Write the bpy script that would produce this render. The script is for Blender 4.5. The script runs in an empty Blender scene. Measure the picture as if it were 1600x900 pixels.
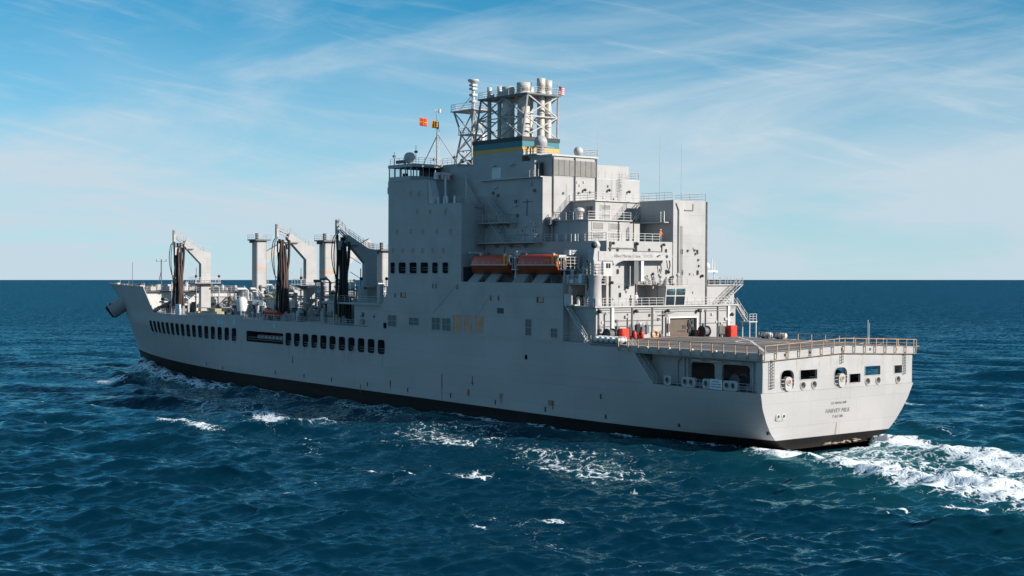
import bpy, bmesh, math, random
import numpy as np
from mathutils import Matrix, Vector
random.seed(7); rng = np.random.default_rng(11)
S = bpy.context.scene; C = S.collection
R = math.radians
# ------------------------------------------------------------------ camera
F, YAW, TRIM = 2208.3, .8945, .0086          # focal length (px of 1600), ship heading, bow-up trim
CAM_H = 20.7
PITCH = math.atan((450 - 436.6) / F)
cam = bpy.data.cameras.new('camera'); cam_o = bpy.data.objects.new('camera', cam); C.objects.link(cam_o)
cam.sensor_width = 36; cam.lens = 36 * F / 1600; cam.clip_start = 1; cam.clip_end = 120000
cam_o.location = (0, 0, CAM_H); cam_o.rotation_euler = (R(90) - PITCH, 0, 0)
S.camera = cam_o
# ship frame: x forward from the transom, y to port, z up
fw = np.array([-math.cos(YAW), math.sin(YAW), 0.]); st = np.array([math.sin(YAW), math.cos(YAW), 0.]); upv = np.array([0, 0, 1.])
MR = np.stack([fw * math.cos(TRIM) + upv * math.sin(TRIM), -st, -fw * math.sin(TRIM) + upv * math.cos(TRIM)], 1)
ORG = np.array([41.21, 177.02, CAM_H - 17.91])
SHIP = Matrix([[*MR[0], ORG[0]], [*MR[1], ORG[1]], [*MR[2], ORG[2]], [0, 0, 0, 1]])
# ------------------------------------------------------------------ sun, sky, exposure
sd = MR @ np.array([-1, -.56, .53]); sd /= np.linalg.norm(sd)
SUN_EL = math.asin(sd[2]); SUN_AZ = math.atan2(sd[0], sd[1])
sun = bpy.data.lights.new('sun', 'SUN'); sun.energy = 5.0; sun.angle = R(.53); sun.color = (1, .94, .865)
sun_o = bpy.data.objects.new('sun', sun); C.objects.link(sun_o)
sun_o.rotation_euler = Vector((-sd[0], -sd[1], -sd[2])).to_track_quat('-Z', 'Y').to_euler(); sun_o.location = (200, -50, 200)
W = bpy.data.worlds.new('World'); S.world = W; W.use_nodes = True
S.view_settings.view_transform = 'Standard'; S.view_settings.look = 'None'; S.view_settings.exposure = 0.42; S.view_settings.gamma = 1
S.cycles.max_bounces = 5; S.cycles.diffuse_bounces = 2; S.cycles.glossy_bounces = 3; S.cycles.transmission_bounces = 4; S.cycles.caustics_reflective = False; S.cycles.caustics_refractive = False
SKY_STRENGTH = .076
def build_sky():
    nt = W.node_tree; N = nt.nodes; L = nt.links; N.clear()
    def n(t, **k):
        o = N.new(t)
        for a, b in k.items(): setattr(o, a, b)
        return o
    def math_(op, a, b=None, clamp=False):
        o = n('ShaderNodeMath', operation=op, use_clamp=clamp)
        for i, v in enumerate((a, b)):
            if v is None: continue
            if isinstance(v, (int, float)): o.inputs[i].default_value = v
            else: L.new(v, o.inputs[i])
        return o.outputs[0]
    sky = n('ShaderNodeTexSky', sky_type='NISHITA'); sky.sun_disc = False; sky.sun_elevation = SUN_EL; sky.sun_rotation = SUN_AZ
    sky.altitude = 2500; sky.air_density = 1.0; sky.dust_density = .6; sky.ozone_density = 2.2
    hs = n('ShaderNodeMix', data_type='RGBA', blend_type='MULTIPLY'); hs.inputs[0].default_value = 1; hs.inputs[7].default_value = (.30, 1.06, 1.15, 1); L.new(sky.outputs[0], hs.inputs[6])
    tc = n('ShaderNodeTexCoord'); sep = n('ShaderNodeSeparateXYZ'); L.new(tc.outputs['Generated'], sep.inputs[0])
    z = math_('MAXIMUM', sep.outputs['Z'], 0)
    def streak(rot, sc, scale, det, lo, hi, seed, dist=.9):
        mp = n('ShaderNodeMapping'); mp.vector_type = 'TEXTURE'; mp.inputs['Rotation'].default_value = rot; mp.inputs['Scale'].default_value = sc; mp.inputs['Location'].default_value = (seed, seed * .37, seed * .11)
        L.new(tc.outputs['Generated'], mp.inputs[0])
        no = n('ShaderNodeTexNoise'); no.inputs['Scale'].default_value = scale; no.inputs['Detail'].default_value = det; no.inputs['Roughness'].default_value = .58; no.inputs['Distortion'].default_value = dist
        L.new(mp.outputs[0], no.inputs[0])
        mr = n('ShaderNodeMapRange', interpolation_type='SMOOTHSTEP'); mr.inputs[1].default_value = lo; mr.inputs[2].default_value = hi; L.new(no.outputs[0], mr.inputs[0])
        return mr.outputs[0]
    a = streak((0, R(-7), 0), (1, 1, .17), 2.6, 9, .46, .80, 2.3)
    b = streak((0, R(11), 0), (1, 1, .09), 5.5, 10, .50, .82, 6.1, 1.4)
    v = streak((0, R(3), 0), (1, 1, .28), 2.0, 5, .36, .66, 4.4)
    c = math_('ADD', math_('MULTIPLY', a, 1.0), math_('MULTIPLY', b, .5), True)
    # thin haze veil thickening to the horizon
    hz = math_('POWER', math_('SUBTRACT', 1, math_('MULTIPLY', z, 5.3, True)), 1.2)
    hz = math_('MULTIPLY', hz, math_('ADD', 1.05, math_('MULTIPLY', v, .95)))
    c2 = math_('MINIMUM', math_('ADD', math_('MULTIPLY', c, .58), math_('MULTIPLY', hz, .80), True), .97)
    mx = n('ShaderNodeMix', data_type='RGBA'); L.new(c2, mx.inputs[0]); L.new(hs.outputs[2], mx.inputs[6]); mx.inputs[7].default_value = (5.6, 6.8, 7.7, 1)
    bg = n('ShaderNodeBackground'); bg.inputs[1].default_value = SKY_STRENGTH; L.new(mx.outputs[2], bg.inputs[0])
    out = n('ShaderNodeOutputWorld'); L.new(bg.outputs[0], out.inputs[0])
build_sky()

# ------------------------------------------------------------------ pixel -> ship frame
_c, _s = math.cos(PITCH), math.sin(PITCH); _O = ORG - np.array([0, 0, CAM_H])
def bp(px, py, x=None, y=None, z=None):
    a, b = (px - 800) / F, (450 - py) / F
    d = MR.T @ np.array([a, _c + b * _s, -_s + b * _c]); o = MR.T @ (-_O)
    t = (x - o[0]) / d[0] if x is not None else (y - o[1]) / d[1] if y is not None else (z - o[2]) / d[2]
    return o + t * d

# ------------------------------------------------------------------ materials
def mat(name, col, rough=.55, metal=0., var=.06, vscale=.6, bump=0., bscale=3., spec=.4, streak=0., streak_col=(.22, .075, .03), plates=False):
    m = bpy.data.materials.new(name); m.use_nodes = True; nt = m.node_tree; N = nt.nodes; L = nt.links
    p = N['Principled BSDF']; p.inputs['Roughness'].default_value = rough; p.inputs['Metallic'].default_value = metal; p.inputs['Specular IOR Level'].default_value = spec
    p.inputs['Base Color'].default_value = (*col, 1)
    tc = N.new('ShaderNodeTexCoord')
    cur = None
    if var:
        no = N.new('ShaderNodeTexNoise'); no.inputs['Scale'].default_value = vscale; no.inputs['Detail'].default_value = 6; L.new(tc.outputs['Object'], no.inputs[0])
        mr = N.new('ShaderNodeMapRange'); mr.inputs[1].default_value = .3; mr.inputs[2].default_value = .7; mr.inputs[3].default_value = 1 - var; mr.inputs[4].default_value = 1 + var; L.new(no.outputs[0], mr.inputs[0])
        mx = N.new('ShaderNodeVectorMath'); mx.operation = 'SCALE'; mx.inputs[0].default_value = col; L.new(mr.outputs[0], mx.inputs['Scale']); cur = mx.outputs[0]
    if streak:
        mp = N.new('ShaderNodeMapping'); mp.inputs['Scale'].default_value = (1.1, 1.1, .07); L.new(tc.outputs['Object'], mp.inputs[0])
        n2 = N.new('ShaderNodeTexNoise'); n2.inputs['Scale'].default_value = 1.6; n2.inputs['Detail'].default_value = 5; L.new(mp.outputs[0], n2.inputs[0])
        r2 = N.new('ShaderNodeMapRange'); r2.inputs[1].default_value = .62; r2.inputs[2].default_value = .78; r2.inputs[4].default_value = streak; L.new(n2.outputs[0], r2.inputs[0])
        m2 = N.new('ShaderNodeMix'); m2.data_type = 'RGBA'; L.new(r2.outputs[0], m2.inputs[0])
        if cur: L.new(cur, m2.inputs[6])
        else: m2.inputs[6].default_value = (*col, 1)
        m2.inputs[7].default_value = (*streak_col, 1); cur = m2.outputs[2]
    if cur: L.new(cur, p.inputs['Base Color'])
    h = None
    if bump:
        nb = N.new('ShaderNodeTexNoise'); nb.inputs['Scale'].default_value = bscale; nb.inputs['Detail'].default_value = 3; L.new(tc.outputs['Object'], nb.inputs[0])
        b = N.new('ShaderNodeBump'); b.inputs['Strength'].default_value = bump; b.inputs['Distance'].default_value = .1; L.new(nb.outputs[0], b.inputs['Height']); L.new(b.outputs[0], p.inputs['Normal']); h = b
    if plates:      # welded plating: low seams every few metres
        sp = N.new('ShaderNodeSeparateXYZ'); L.new(tc.outputs['Object'], sp.inputs[0])
        ad = N.new('ShaderNodeMath'); ad.operation = 'ADD'; L.new(sp.outputs[0], ad.inputs[0]); L.new(sp.outputs[1], ad.inputs[1])
        cb = N.new('ShaderNodeCombineXYZ'); L.new(ad.outputs[0], cb.inputs[0]); L.new(sp.outputs[2], cb.inputs[1])
        br = N.new('ShaderNodeTexBrick'); br.inputs['Scale'].default_value = 1; br.inputs['Brick Width'].default_value = 9; br.inputs['Row Height'].default_value = 3; br.inputs['Mortar Size'].default_value = .045; br.inputs['Mortar Smooth'].default_value = .6
        L.new(cb.outputs[0], br.inputs[0])
        br.inputs['Color1'].default_value = (.965, .965, .965, 1); br.inputs['Color2'].default_value = (1.03, 1.03, 1.03, 1); br.inputs['Mortar'].default_value = (.86, .86, .86, 1); br.offset = .37; br.inputs['Mortar Size'].default_value = .035
        src_ = p.inputs['Base Color'].links[0].from_socket; mp_ = N.new('ShaderNodeMix'); mp_.data_type = 'RGBA'; mp_.blend_type = 'MULTIPLY'; mp_.inputs[0].default_value = 1; L.new(src_, mp_.inputs[6]); L.new(br.outputs['Color'], mp_.inputs[7]); L.new(mp_.outputs[2], p.inputs['Base Color'])
        b2 = N.new('ShaderNodeBump'); b2.inputs['Strength'].default_value = .35; b2.inputs['Distance'].default_value = .05; L.new(br.outputs['Fac'], b2.inputs['Height'])
        if h: L.new(h.outputs[0], b2.inputs['Normal'])
        L.new(b2.outputs[0], p.inputs['Normal'])
    return m
GREY = (.435, .41, .398)
M_GREY = mat('haze_grey_paint', (.395, .376, .363), .5, var=.09, vscale=.35, bump=.22, bscale=.7, streak=.16, streak_col=(.27, .20, .15), plates=True)
M_GREY2 = mat('haze_grey_fittings', (.425, .40, .39), .5, var=.12, vscale=1.5, streak=.12)
M_LIGHT = mat('pale_grey_paint', (.49, .475, .455), .45, var=.08, vscale=1.2, streak=.10)
M_WHITE = mat('white_paint', (.66, .655, .63), .4, var=.05, vscale=2)
M_DARK = mat('dark_fittings', (.035, .037, .04), .5, var=.2, vscale=2)
M_BLACK = mat('black_paint', (.012, .012, .013), .5, var=.2, vscale=2)
M_DGREY = mat('dark_grey_paint', (.12, .125, .13), .55, var=.15, vscale=1)
M_LOUV = mat('louvre_grey', (.30, .285, .265), .6, var=.1, vscale=2)
M_TAN = mat('bare_primer_panel', (.60, .33, .21), .7, var=.12, vscale=.8)
M_HOSE = mat('brown_rubber_hose', (.055, .030, .024), .55, var=.35, vscale=.5)
M_HOSEB = mat('black_rubber_hose', (.014, .013, .013), .5, var=.3, vscale=.5)
M_RUSTP = mat('rusty_stanchion', (.40, .265, .17), .7, var=.3, vscale=.9, streak=.55)
M_ORANGE = mat('lifeboat_orange', (.62, .060, .022), .35, var=.05, vscale=.8)
M_ORANGE3 = mat('lifeboat_bottom_shaded', (.36, .06, .012), .45, var=.1)  # darker orange, shade of the boat's underside put into the colour
M_ORANGE2 = mat('lifeboat_yellow_orange', (.85, .26, .03), .4, var=.05)
M_RED = mat('fire_red', (.70, .045, .02), .4, var=.05)
M_YEL = mat('band_yellow', (.66, .35, .05), .5, var=.05)
M_TEAL = mat('band_teal', (.025, .17, .20), .5, var=.05)
M_CYAN = mat('pale_blue_plate', (.30, .58, .62), .5, var=.05)
M_STACK = mat('exhaust_steel', (.54, .50, .44), .5, metal=.1, var=.12, vscale=.8, streak=.6, streak_col=(.30, .16, .08))
M_DECK = mat('flight_deck_nonskid', (.155, .130, .115), .85, var=.22, vscale=.5, bump=.3, bscale=8)
M_DECK2 = mat('weather_deck', (.10, .10, .10), .8, var=.2, vscale=.8)
M_LINE = mat('deck_marking', (.62, .60, .56), .7, var=.15, vscale=2)
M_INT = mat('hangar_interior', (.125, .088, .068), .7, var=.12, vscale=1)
M_BOARD = mat('sign_board', (.62, .70, .72), .5, var=.05)
M_RUST = mat('rust_stain', (.30, .14, .06), .8, var=.4, vscale=3)
M_PIPE = mat('weathered_pipe', (.15, .145, .14), .55, var=.3, vscale=1.2)
M_STAIN = mat('rust_run', (.42, .33, .25), .7, var=.2, vscale=2)
M_STAIN2 = mat('grime_run', (.24, .20, .17), .7, var=.2, vscale=2)
M_SKIN = mat('skin', (.45, .28, .2), .6, var=.03)
M_COVER = mat('olive_tarpaulin', (.34, .30, .18), .8, var=.2, vscale=1.5)
M_GLASS = bpy.data.materials.new('window_glass'); M_GLASS.use_nodes = True
_p = M_GLASS.node_tree.nodes['Principled BSDF']; _p.inputs['Base Color'].default_value = (.78, .88, .9, 1); _p.inputs['Roughness'].default_value = .03; _p.inputs['Transmission Weight'].default_value = 1; _p.inputs['IOR'].default_value = 1.05
M_PANE = mat('dark_window_pane', (.02, .025, .03), .08, var=0, spec=.7)
def hull_material():
    m = mat('hull_paint', GREY, .5, spec=.25, var=.06, vscale=.12, bump=.3, bscale=.45, streak=.20, streak_col=(.25, .20, .16), plates=True)
    nt = m.node_tree; N = nt.nodes; L = nt.links; p = N['Principled BSDF']
    src = p.inputs['Base Color'].links[0].from_socket
    tc = N.new('ShaderNodeTexCoord'); sp = N.new('ShaderNodeSeparateXYZ'); L.new(tc.outputs['Object'], sp.inputs[0])
    sl = N.new('ShaderNodeMath'); sl.operation = 'MULTIPLY_ADD'; sl.inputs[1].default_value = -.0047; L.new(sp.outputs[0], sl.inputs[0]); L.new(sp.outputs[2], sl.inputs[2])
    def ramp(lo, hi):
        r = N.new('ShaderNodeMapRange'); r.inputs[1].default_value = lo; r.inputs[2].default_value = hi; r.inputs[3].default_value = 1; r.inputs[4].default_value = 0; L.new(sl.outputs[0], r.inputs[0]); return r.outputs[0]
    # scuffed band of salt and fender marks (a pattern of its own)
    mp = N.new('ShaderNodeMapping'); mp.inputs['Scale'].default_value = (.05, .05, 1.3); L.new(tc.outputs['Object'], mp.inputs[0])
    no = N.new('ShaderNodeTexNoise'); no.inputs['Scale'].default_value = 1.1; no.inputs['Detail'].default_value = 8; L.new(mp.outputs[0], no.inputs[0])
    mr = N.new('ShaderNodeMapRange'); mr.inputs[1].default_value = .58; mr.inputs[2].default_value = .75; mr.inputs[4].default_value = .35; L.new(no.outputs[0], mr.inputs[0])
    a0 = N.new('ShaderNodeMix'); a0.data_type = 'RGBA'; L.new(mr.outputs[0], a0.inputs[0]); L.new(src, a0.inputs[6]); a0.inputs[7].default_value = (.47, .48, .48, 1)
    nb = N.new('ShaderNodeTexNoise'); nb.inputs['Scale'].default_value = .35; nb.inputs['Detail'].default_value = 8; L.new(tc.outputs['Object'], nb.inputs[0])
    bl = N.new('ShaderNodeMix'); bl.data_type = 'RGBA'; L.new(nb.outputs[0], bl.inputs[0]); bl.inputs[6].default_value = (.004, .0045, .005, 1); bl.inputs[7].default_value = (.028, .026, .024, 1)
    a1 = N.new('ShaderNodeMix'); a1.data_type = 'RGBA'; L.new(ramp(-1.66, -1.62), a1.inputs[0]); L.new(a0.outputs[2], a1.inputs[6]); L.new(bl.outputs[2], a1.inputs[7])
    a2 = N.new('ShaderNodeMix'); a2.data_type = 'RGBA'; L.new(ramp(-2.9, -2.2), a2.inputs[0]); L.new(a1.outputs[2], a2.inputs[6]); a2.inputs[7].default_value = (.026, .021, .019, 1)
    L.new(a2.outputs[2], p.inputs['Base Color'])
    sv = N.new('ShaderNodeMapRange'); sv.inputs[1].default_value = -1.66; sv.inputs[2].default_value = -1.62; sv.inputs[3].default_value = .06; sv.inputs[4].default_value = .25; L.new(sl.outputs[0], sv.inputs[0]); L.new(sv.outputs[0], p.inputs['Specular IOR Level'])
    return m
M_HULL = hull_material()
M_RECSHADE = mat('recess_painted_shade', (.045, .048, .05), .8, var=.3, vscale=1.5)  # near-black pocket walls: the shade inside the openings put into the colour

# ------------------------------------------------------------------ mesh builder
class G:
    def __init__(s, *mats): s.v = []; s.f = []; s.mi = []; s.mats = list(mats); s.cur = 0; s.sm = []; s.smooth = False
    def use(s, m):
        if m not in s.mats: s.mats.append(m)
        s.cur = s.mats.index(m); return s
    def add(s, vs, fs):
        b = len(s.v); s.v += [tuple(map(float, v)) for v in vs]
        for f in fs: s.f.append([b + i for i in f]); s.mi.append(s.cur); s.sm.append(s.smooth)
        return s
    def box(s, x0, x1, y0, y1, z0, z1):
        x0, x1 = sorted((x0, x1)); y0, y1 = sorted((y0, y1)); z0, z1 = sorted((z0, z1))
        return s.add([(x0, y0, z0), (x1, y0, z0), (x1, y1, z0), (x0, y1, z0), (x0, y0, z1), (x1, y0, z1), (x1, y1, z1), (x0, y1, z1)],
                     [(0, 3, 2, 1), (4, 5, 6, 7), (0, 1, 5, 4), (1, 2, 6, 5), (2, 3, 7, 6), (3, 0, 4, 7)])
    def prism(s, pts, axis, a, b):
        """polygon pts (2-D, in the two other axes in xyz order) extruded along axis from a to b"""
        def mk(p, t): q = list(p); q.insert(axis, t); return q
        n = len(pts); vs = [mk(p, a) for p in pts] + [mk(p, b) for p in pts]
        area = sum(pts[i][0] * pts[(i + 1) % n][1] - pts[(i + 1) % n][0] * pts[i][1] for i in range(n))
        flip = (area > 0) == (b > a)
        if axis == 1: flip = not flip
        fs = [tuple(range(n)), tuple(range(2 * n - 1, n - 1, -1))] + [(i, i + n, (i + 1) % n + n, (i + 1) % n) for i in range(n)]
        if flip: fs = [tuple(reversed(f)) for f in fs]
        return s.add(vs, fs)
    def tube(s, pts, r, n=6, caps=True, r2=None):
        pts = [np.array(p, float) for p in pts]; rings = []; m = len(pts)
        prev = None
        for i, p in enumerate(pts):
            t = pts[min(i + 1, m - 1)] - pts[max(i - 1, 0)]; t /= (np.linalg.norm(t) + 1e-9)
            if prev is None:
                h = np.array([0, 0, 1.]) if abs(t[2]) < .9 else np.array([1., 0, 0]); u = np.cross(t, h)
            else: u = prev - t * np.dot(prev, t)
            u /= np.linalg.norm(u); w = np.cross(t, u); prev = u
            rr = r if r2 is None else r + (r2 - r) * i / (m - 1)
            rings.append([p + rr * (math.cos(2 * math.pi * (k + .5) / n) * u + math.sin(2 * math.pi * (k + .5) / n) * w) for k in range(n)])
        vs = [v for rg in rings for v in rg]; fs = []
        for i in range(m - 1):
            for k in range(n): fs.append((i * n + k, i * n + (k + 1) % n, (i + 1) * n + (k + 1) % n, (i + 1) * n + k))
        s.add(vs, fs)
        if caps: s2 = s.smooth; s.smooth = False; s.add(rings[0], [tuple(range(n - 1, -1, -1))]); s.add(rings[-1], [tuple(range(n))]); s.smooth = s2
        return s
    def bar(s, a, b, r=.05): return s.tube([a, b], r, 4)
    def lathe(s, prof, o, n=20, axis='z'):
        o = np.array(o, float); vs = []
        for r, h in prof:
            for k in range(n):
                a = 2 * math.pi * k / n
                q = (r * math.cos(a), r * math.sin(a), h)
                if axis == 'x': q = (q[2], q[0], q[1])
                if axis == 'y': q = (q[1], q[2], q[0])
                vs.append(o + np.array(q))
        fs = [(i * n + k, i * n + (k + 1) % n, (i + 1) * n + (k + 1) % n, (i + 1) * n + k) for i in range(len(prof) - 1) for k in range(n)]
        s.smooth = True; s.add(vs, fs); s.smooth = False
        return s
    def ball(s, o, r, n=16, z0=-1., sz=1.):
        a0 = math.asin(max(-1, z0)); prof = [(max(.001, r * math.cos(a0 + (math.pi / 2 - a0) * i / 8)), sz * r * math.sin(a0 + (math.pi / 2 - a0) * i / 8)) for i in range(9)]
        return s.lathe(prof, o, n)
    def rail(s, pts, h=1.1, sp=1.6, r=.035, levels=3):
        pts = [np.array(p, float) for p in pts]
        for a, b in zip(pts, pts[1:]):
            d = np.linalg.norm(b - a); k = max(1, int(round(d / sp)))
            for i in range(k + 1):
                p = a + (b - a) * i / k; s.bar(p, p + (0, 0, h), r)
            for l in range(levels):
                q = np.array([0, 0, h * (l + 1) / levels]); s.bar(a + q, b + q, r * .8)
        return s
    def stair(s, a, b, w, side, n=None):
        """inclined ladder from a (bottom) to b (top); width w along vector side"""
        a, b, side = np.array(a, float), np.array(b, float), np.array(side, float)
        for k in (0, 1):
            o = side * w * k; s.bar(a + o, b + o, .09)
            for hh in (.5, 1.0): s.bar(a + o + (0, 0, hh), b + o + (0, 0, hh), .035)
            for i in range(4): p = a + (b - a) * i / 3 + o; s.bar(p, p + (0, 0, 1), .035)
        n = n or int(abs(b[2] - a[2]) / .28)
        for i in range(1, n): p = a + (b - a) * i / n; s.tube([p, p + side * w], .07, 4)
        return s
    def mesh(s, name):
        me = bpy.data.meshes.new(name); me.from_pydata(s.v, [], s.f)
        for m in s.mats: me.materials.append(m)
        me.polygons.foreach_set('material_index', s.mi); me.polygons.foreach_set('use_smooth', s.sm); me.update(); return me
    def build(s, name, parent=None, recalc=False):
        me = s.mesh(name)
        if recalc:
            bm = bmesh.new(); bm.from_mesh(me); bmesh.ops.remove_doubles(bm, verts=bm.verts, dist=1e-4); bmesh.ops.recalc_face_normals(bm, faces=bm.faces); bm.to_mesh(me); bm.free()
        return link(name, me, parent)
def link(name, me, parent=None, loc=None, rot=None):
    o = bpy.data.objects.new(name, me); C.objects.link(o)
    if parent: o.parent = parent
    if loc is not None: o.location = [float(v) for v in loc]
    if rot is not None: o.rotation_euler = rot
    return o
def tag(o, label, cat, group=None):
    o['label'] = label; o['category'] = cat
    if group: o['group'] = group
    return o
def thing(name, label, cat, loc, rz=0., group=None):
    """an Empty standing at a point of the ship"""
    o = bpy.data.objects.new(name, None); C.objects.link(o); o.empty_display_size = .5
    o.matrix_world = SHIP @ Matrix.Translation([float(v) for v in loc]) @ Matrix.Rotation(rz, 4, 'Z'); return tag(o, label, cat, group)
def clone(root, loc, rz, label, group=None):
    r = root.copy(); C.objects.link(r); r.matrix_world = SHIP @ Matrix.Translation([float(v) for v in loc]) @ Matrix.Rotation(rz, 4, 'Z'); r['label'] = label
    if group: r['group'] = group
    for ch in list(root.children):
        c = ch.copy(); C.objects.link(c); c.parent = r
        for g in ch.children: d = g.copy(); C.objects.link(d); d.parent = c
    return r
def cut(o, cutter_g):
    me = cutter_g.mesh('cutter'); bm = bmesh.new(); bm.from_mesh(me); bmesh.ops.recalc_face_normals(bm, faces=bm.faces); bm.to_mesh(me); bm.free()
    co = bpy.data.objects.new('cutter', me); C.objects.link(co)
    mats = list(o.data.materials)
    md = o.modifiers.new('cut', 'BOOLEAN'); md.operation = 'DIFFERENCE'; md.object = co; md.solver = 'EXACT'; md.material_mode = 'TRANSFER'
    mw = o.matrix_world.copy(); par = o.parent; o.parent = None; o.matrix_world = Matrix()
    bpy.context.view_layer.update(); dg = bpy.context.evaluated_depsgraph_get()
    new = bpy.data.meshes.new_from_object(o.evaluated_get(dg)); new.name = o.data.name
    o.modifiers.clear(); o.data = new; o.parent = par
    bpy.data.objects.remove(co)
    return o
def rrect(u0, u1, v0, v1, r, k=4):
    pts = []
    for cu, cv, a0 in ((u1 - r, v0 + r, -90), (u1 - r, v1 - r, 0), (u0 + r, v1 - r, 90), (u0 + r, v0 + r, 180)):
        for i in range(k + 1): a = R(a0 + 90 * i / k); pts.append((cu + r * math.cos(a), cv + r * math.sin(a)))
    return pts
def ring_xz(g, u0, u1, v0, v1, r, w, y, d):
    """rounded rim in the x-z plane at y, thickness d outwards (towards +y)"""
    A = rrect(u0 - w, u1 + w, v0 - w, v1 + w, r + w); B = rrect(u0, u1, v0, v1, r); n = len(A)
    vs = [(p[0], y + d, p[1]) for p in A] + [(p[0], y + d, p[1]) for p in B] + [(p[0], y - .02, p[1]) for p in A] + [(p[0], y - .05, p[1]) for p in B]
    fs = []
    for i in range(n):
        j = (i + 1) % n
        fs += [(i, i + n, j + n, j), (i, j, j + 2 * n, i + 2 * n), (i + n, i + 3 * n, j + 3 * n, j + n)]
    return g.add(vs, fs)
def text_mesh(txt, size, m):
    cu = bpy.data.curves.new('lettering', 'FONT'); cu.body = txt; cu.size = size; cu.align_x = 'CENTER'; cu.align_y = 'CENTER'; cu.extrude = .012
    o = bpy.data.objects.new('lettering', cu); C.objects.link(o); bpy.context.view_layer.update()
    me = bpy.data.meshes.new_from_object(o.evaluated_get(bpy.context.evaluated_depsgraph_get())); bpy.data.objects.remove(o); me.materials.clear(); me.materials.append(m); return me

# ------------------------------------------------------------------ the ship
ship = bpy.data.objects.new('naval_supply_ship', None); C.objects.link(ship); ship.matrix_world = SHIP; ship.empty_display_size = 5
tag(ship, 'long grey naval supply ship seen from its port quarter under way at sea', 'ship')
_STZ = [-9, -5, -1.8, 1.6, 4.6, 7.4, 10.4, 13, 15]; _STX = [206, 207, 208.7, 211.3, 213.9, 216.6, 219.6, 223.5, 227]
def stem(z): return np.interp(z, _STZ, _STX)
def half(x, z):
    """half breadth of the hull"""
    x0 = np.interp(z, [-8, -2.5, 6.5, 9.3, 15], [115, 125, 130, 134, 150]); p = np.interp(z, [-8, -2.5, 6.5, 9.3, 15], [1.5, 1.6, 2.45, 2.3, 1.85])
    t = np.clip((x - x0) / (stem(z) - x0), 0, 1); y = 15 * (1 - t ** p)
    yt = np.interp(z, [-6, -2.95, -2.4, -1.9, -1.3, -.4, .8, 2.4, 4.3, 9], [2, 8.2, 9.6, 10.5, 11.4, 12.35, 13.3, 14.3, 15, 15]); w = np.clip(x / 42, 0, 1); w = 1 - (1 - w) ** 2.2
    y = np.where(x < 45, yt + (15 - yt) * w, y)
    bil = np.clip((-5 - z) / 4, 0, 1); return y * (1 - .35 * bil ** 2)
def transom_x(z): return max(0, .17 * (4.3 - z))
def make_hull():
    us = [0, 2, 4, 7, 10, 14, 18.2, 19.6, 21, 22.5, 26, 31, 36, 42, 50, 60, 70, 80, 90, 100, 110, 120, 130]; vs_ = [i / 26 for i in range(1, 27)]
    K = 30; verts = []; cols = []
    for u in us + vs_:
        isv = u in vs_ and u <= 1 and not (u in us)
        col = []
        for k in range(K):
            s_ = k / (K - 1)
            xx = u if not isv else 130 + u * 80
            zb = -2.95 - 5.5 * min(1, xx / 34)
            zt = np.interp(xx, [0, 18.2, 22.5, 36, 81, 130], [4.3, 4.3, 9.0, 9.05, 9.25, 9.3])
            z = zb + (zt - zb) * s_
            if isv: x = 130 + u * (stem(z) - 130)
            else: x = max(u, transom_x(z) + u * .75) if u < 20 else u
            y = float(half(x, z)); col.append((float(x), y, float(z)))
        cols.append(col)
    n = len(cols); vid = {}
    def V(i, k, s):
        if i == n - 1: s = 1
        key = (i, k, s)
        if key not in vid:
            x, y, z = cols[i][k]; vid[key] = len(verts); verts.append((x, (0 if i == n - 1 else y * s), z))
        return vid[key]
    fs = []; sm = []
    for i in range(n - 1):
        for k in range(K - 1):
            for s in (1, -1):
                q = [V(i, k, s), V(i + 1, k, s), V(i + 1, k + 1, s), V(i, k + 1, s)]
                fs.append(q if s == -1 else q[::-1])
        for k, up in ((0, False), (K - 1, True)):
            q = [V(i, k, 1), V(i + 1, k, 1), V(i + 1, k, -1), V(i, k, -1)]
            q = list(dict.fromkeys(q)); fs.append(q if not up else q[::-1])
    for k in range(K - 1): fs.append([V(0, k, 1), V(0, k + 1, 1), V(0, k + 1, -1), V(0, k, -1)])
    me = bpy.data.meshes.new('hull'); me.from_pydata(verts, [], fs); me.materials.append(M_HULL)
    bm = bmesh.new(); bm.from_mesh(me); bmesh.ops.remove_doubles(bm, verts=bm.verts, dist=1e-5); bmesh.ops.recalc_face_normals(bm, faces=bm.faces)
    for f in bm.faces: f.smooth = True
    bm.to_mesh(me); bm.free(); return me
hull = link('hull', make_hull(), ship)
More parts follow.
